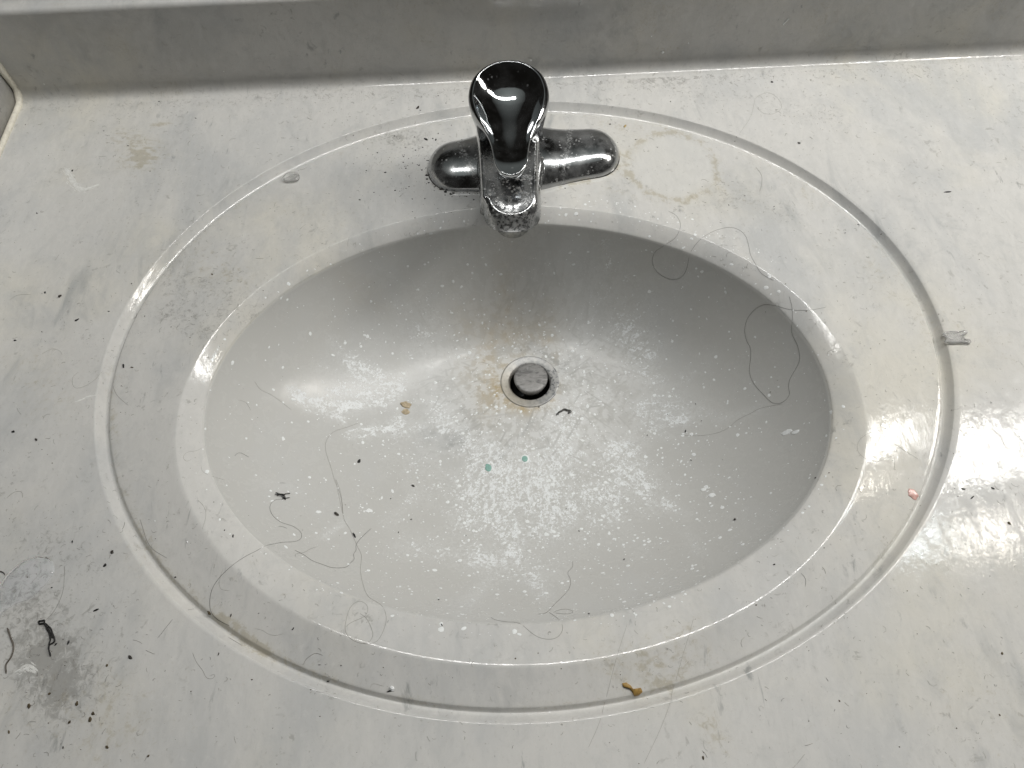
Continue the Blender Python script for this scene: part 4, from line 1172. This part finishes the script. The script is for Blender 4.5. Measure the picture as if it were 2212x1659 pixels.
tag(smear('paste_smear', DATA['crescent'], 3.0, M_SMEAR, 300, 1), 'white crescent shaped dried smear on left counter', 'smear')
tag(smear('paste_smear', DATA['scribble'], 0.5, M_SMEAR, 60, 2), 'thin white streak across counter at left of groove', 'smear')
c = DATA['whitesmear']
tag(smear('paste_smear', [[c[0] - 5, c[1]], [c[0], c[1] + 2], [c[0] + 5, c[1] - 1]], 3.0, M_SMEAR, 80, 3), 'faint white scuff on counter below the thick dark fibre', 'smear')
tag(smear('paste_smear', DATA['wallstroke'], 0.5, M_WHITE, 30, 4) if len(DATA['wallstroke'][0]) == 2 else
    mesh_obj('paste_streak', *tube(np.array([place(p)[0] for p in DATA['wallstroke']]), 0.0006, 6), M_WHITE), 'short white streak on backsplash right of the faucet', 'smear')
for i, (p, s) in enumerate(DATA['wallspots']):
    if len(p) != 3: continue
    pos, n = place(p)
    V, F = lump(0.0011 * s, 300 + i, (1, 1, 0.15))
    a_, b_ = frame(n)
    tag(mesh_obj('paste_drop', pos + V[:, :1] * a_ + V[:, 1:2] * b_ + V[:, 2:] * n, F, M_WHITE),
        'largest white dot on the shaded backsplash' if i == 0 else spot_label('tiny white dot on the shaded backsplash', p[0], [q[0] for q, _ in DATA['wallspots'][1:] if len(q) == 3]), 'paste drop', 'white dots on the backsplash')

# clear chip (left deck) and clear clip (right groove)
c = DATA['chip']
t = np.linspace(0, 2 * math.pi, 44, endpoint=False)
ou = np.stack([c[0] + 6.3 * np.sign(np.cos(t)) * np.abs(np.cos(t)) ** 0.7, c[1] + np.where(np.sin(t) > 0, 5.4, 4.6) * np.sign(np.sin(t)) * np.abs(np.sin(t)) ** 0.75], -1)
th_ = [(0.86, 0.0), (1.0, 0.7), (1.0, 1.9), (0.9, 2.6), (0.72, 2.5), (0.62, 1.7), (0.3, 1.5), (0.02, 1.5)]
rings = []
cc = np.array(c)
for s, h in th_:
    ring = []
    for p in ou:
        q = cc + s * (p - cc); pos, n = drop(q[0] / 1000, q[1] / 1000); ring.append(pos + np.array((0, 0, 1)) * (h / 1000 + 0.0002))
    rings.append(ring)
tag(mesh_obj('plastic_chip', *loft(rings, True, True), M_CLEAR), 'small clear domed plastic chip on the back left deck', 'plastic chip')
pa, pb = [np.array(p) for p in DATA['clip']]
ax = (pb - pa); Lc = np.linalg.norm(ax); ax = ax / Lc; bx = np.array([-ax[1], ax[0]])
shape = [(0, -4.6), (5, -5.4), (11, -4.9), (15, -6.0), (16.5, -5.0), (16, -2.6), (13.2, -2.2), (12.6, 0.2), (13.4, 2.8), (16.2, 3.4), (16.4, 5.6), (14.8, 6.2), (10, 5.0), (5, 5.6), (0.5, 4.8), (-0.8, 2.5), (1.2, 1.2), (1.2, -1.4), (-0.6, -2.6)]
shape = np.array(shape) * [Lc / 16.0, 0.85]
ou = densify_n(np.array([pa + ax * s[0] + bx * s[1] for s in shape]), 72)
cc = ou.mean(0)
zc = drop(*(pb / 1000))[0][2]
rings = [[((cc + s * (p - cc))[0] / 1000, (cc + s * (p - cc))[1] / 1000, zc + h / 1000) for p in ou] for s, h in ((0.95, 0.15), (1.0, 0.6), (1.0, 2.0), (0.95, 2.5), (0.82, 2.5), (0.74, 1.6), (0.4, 1.4))]
tag(mesh_obj('plastic_clip', *loft(rings, True, True), M_CLEAR), 'clear notched plastic clip lying across the right groove', 'plastic clip')

# ------------------------------------------------------------------ what nobody could count: lint, dust, dried specks
def density_counter(x, y):
    g = strokes(np.array([x]), np.array([y]), DATA['grimec'])[0]
    return 0.10 + 0.75 * min(g, 1.2)


V, F = [], []
cnt = 0
while cnt < 4200:
    x_, y_ = random.uniform(-400, 480), random.uniform(-20, 517)
    if cnt < 500: x_, y_ = random.uniform(-330, 480), random.gauss(512, 7)      # the dusty strip along the cove
    if y_ > 517: continue
    if cnt >= 500:
        g = strokes(np.array([x_]), np.array([y_]), DATA['grimec'])[0]
        if random.random() > 0.13 + 0.6 * g: continue
        if ((x_ - 1.7) / 207) ** 2 + ((y_ - 223) / 148) ** 2 < 1: continue
    Ls = min(6, random.lognormvariate(0.2, 0.7)); a0 = random.uniform(0, 6.28); cv = random.gauss(0, 1.6)
    pts = []
    px, py = x_, y_
    for s in range(4):
        pos, n = drop(px / 1000, py / 1000); pts.append(pos + n * 0.00008)
        px += Ls / 3 * math.cos(a0); py += Ls / 3 * math.sin(a0); a0 += cv * 0.5
    v, f = tube(np.array(pts), random.uniform(0.00005, 0.00012), 3)
    F += [tuple(q + len(V) for q in ff) for ff in f]; V += v
    cnt += 1
tag(mesh_obj('lint', V, F, M_LINT), 'fine grey brown lint fibres dusted over the counter', 'lint', kind='stuff')

V, F = [], []
cnt = 0
OCT = np.array([(1, 0, 0), (0, 1, 0), (-1, 0, 0), (0, -1, 0), (0, 0, 0.8), (0, 0, -0.5)], float)
OF = [(0, 1, 4), (1, 2, 4), (2, 3, 4), (3, 0, 4), (1, 0, 5), (2, 1, 5), (3, 2, 5), (0, 3, 5)]
while cnt < 2200:
    x_, y_ = random.uniform(-400, 480), random.uniform(-20, 515)
    g = strokes(np.array([x_]), np.array([y_]), DATA['grimec'])[0]
    inb = ((x_ - 1.7) / 207) ** 2 + ((y_ - 223) / 148) ** 2 < 1
    if random.random() > (0.05 if inb else 0.15 + 0.7 * g): continue
    pos, n = drop(x_ / 1000, y_ / 1000)
    s = min(0.00045, 0.00016 * random.lognormvariate(0, 0.45))
    a_, b_ = frame(n)
    w = OCT * s * [random.uniform(.7, 1.5), random.uniform(.6, 1.1), 0.7]
    F += [tuple(q + len(V) for q in ff) for ff in OF]
    V += list(pos + n * s * 0.3 + w[:, :1] * a_ + w[:, 1:2] * b_ + w[:, 2:] * n); cnt += 1
tag(mesh_obj('dust_grains', V, F, M_OLIVE), 'tiny brown dust grains sprinkled over the counter', 'dust', kind='stuff')

V, F = [], []
cnt = 0
while cnt < 3600:
    x_, y_ = random.uniform(-215, 220), random.uniform(60, 385)
    e = ((x_ - 1.7) / 212) ** 2 + ((y_ - 223) / 153) ** 2
    back = (40 < x_ < 190 and y_ > 285 and e < 1.25)
    if e > 1 and not back: continue
    dxx = math.hypot((x_ - 20) / 120, (y_ - 190) / 95)
    pr = 0.9 * math.exp(-dxx ** 2) + 0.12 + (0.22 if y_ > 300 else 0)
    if y_ < 190: pr += 0.25 * math.exp(-((x_ - 20) / 110) ** 2)
    if math.hypot(x_ - dx, y_ - dy) < 27: continue
    if random.random() > pr: continue
    pos, n = drop(x_ / 1000, y_ / 1000)
    s = min(1.6, 0.46 * random.lognormvariate(0, 0.6)) / 1000
    if back and e > 1: s *= 0.8
    a_, b_ = frame(n); rot = random.uniform(0, 6.28); el = random.uniform(0.5, 1.0)
    k0 = len(V)
    for j in range(7):
        q = 2 * math.pi * j / 7; k = s * random.uniform(0.75, 1.2)
        u, v = k * math.cos(q), k * el * math.sin(q)
        u, v = u * math.cos(rot) - v * math.sin(rot), u * math.sin(rot) + v * math.cos(rot)
        V.append(pos + a_ * u + b_ * v + n * 0.00004)
    V.append(pos + n * (0.00006 + 0.12 * s))
    F += [(k0 + j, k0 + (j + 1) % 7, k0 + 7) for j in range(7)]
    cnt += 1
tag(mesh_obj('dried_specks', V, F, M_WHITE), 'countless dried white toothpaste specks spattered over the bowl', 'specks', kind='stuff')
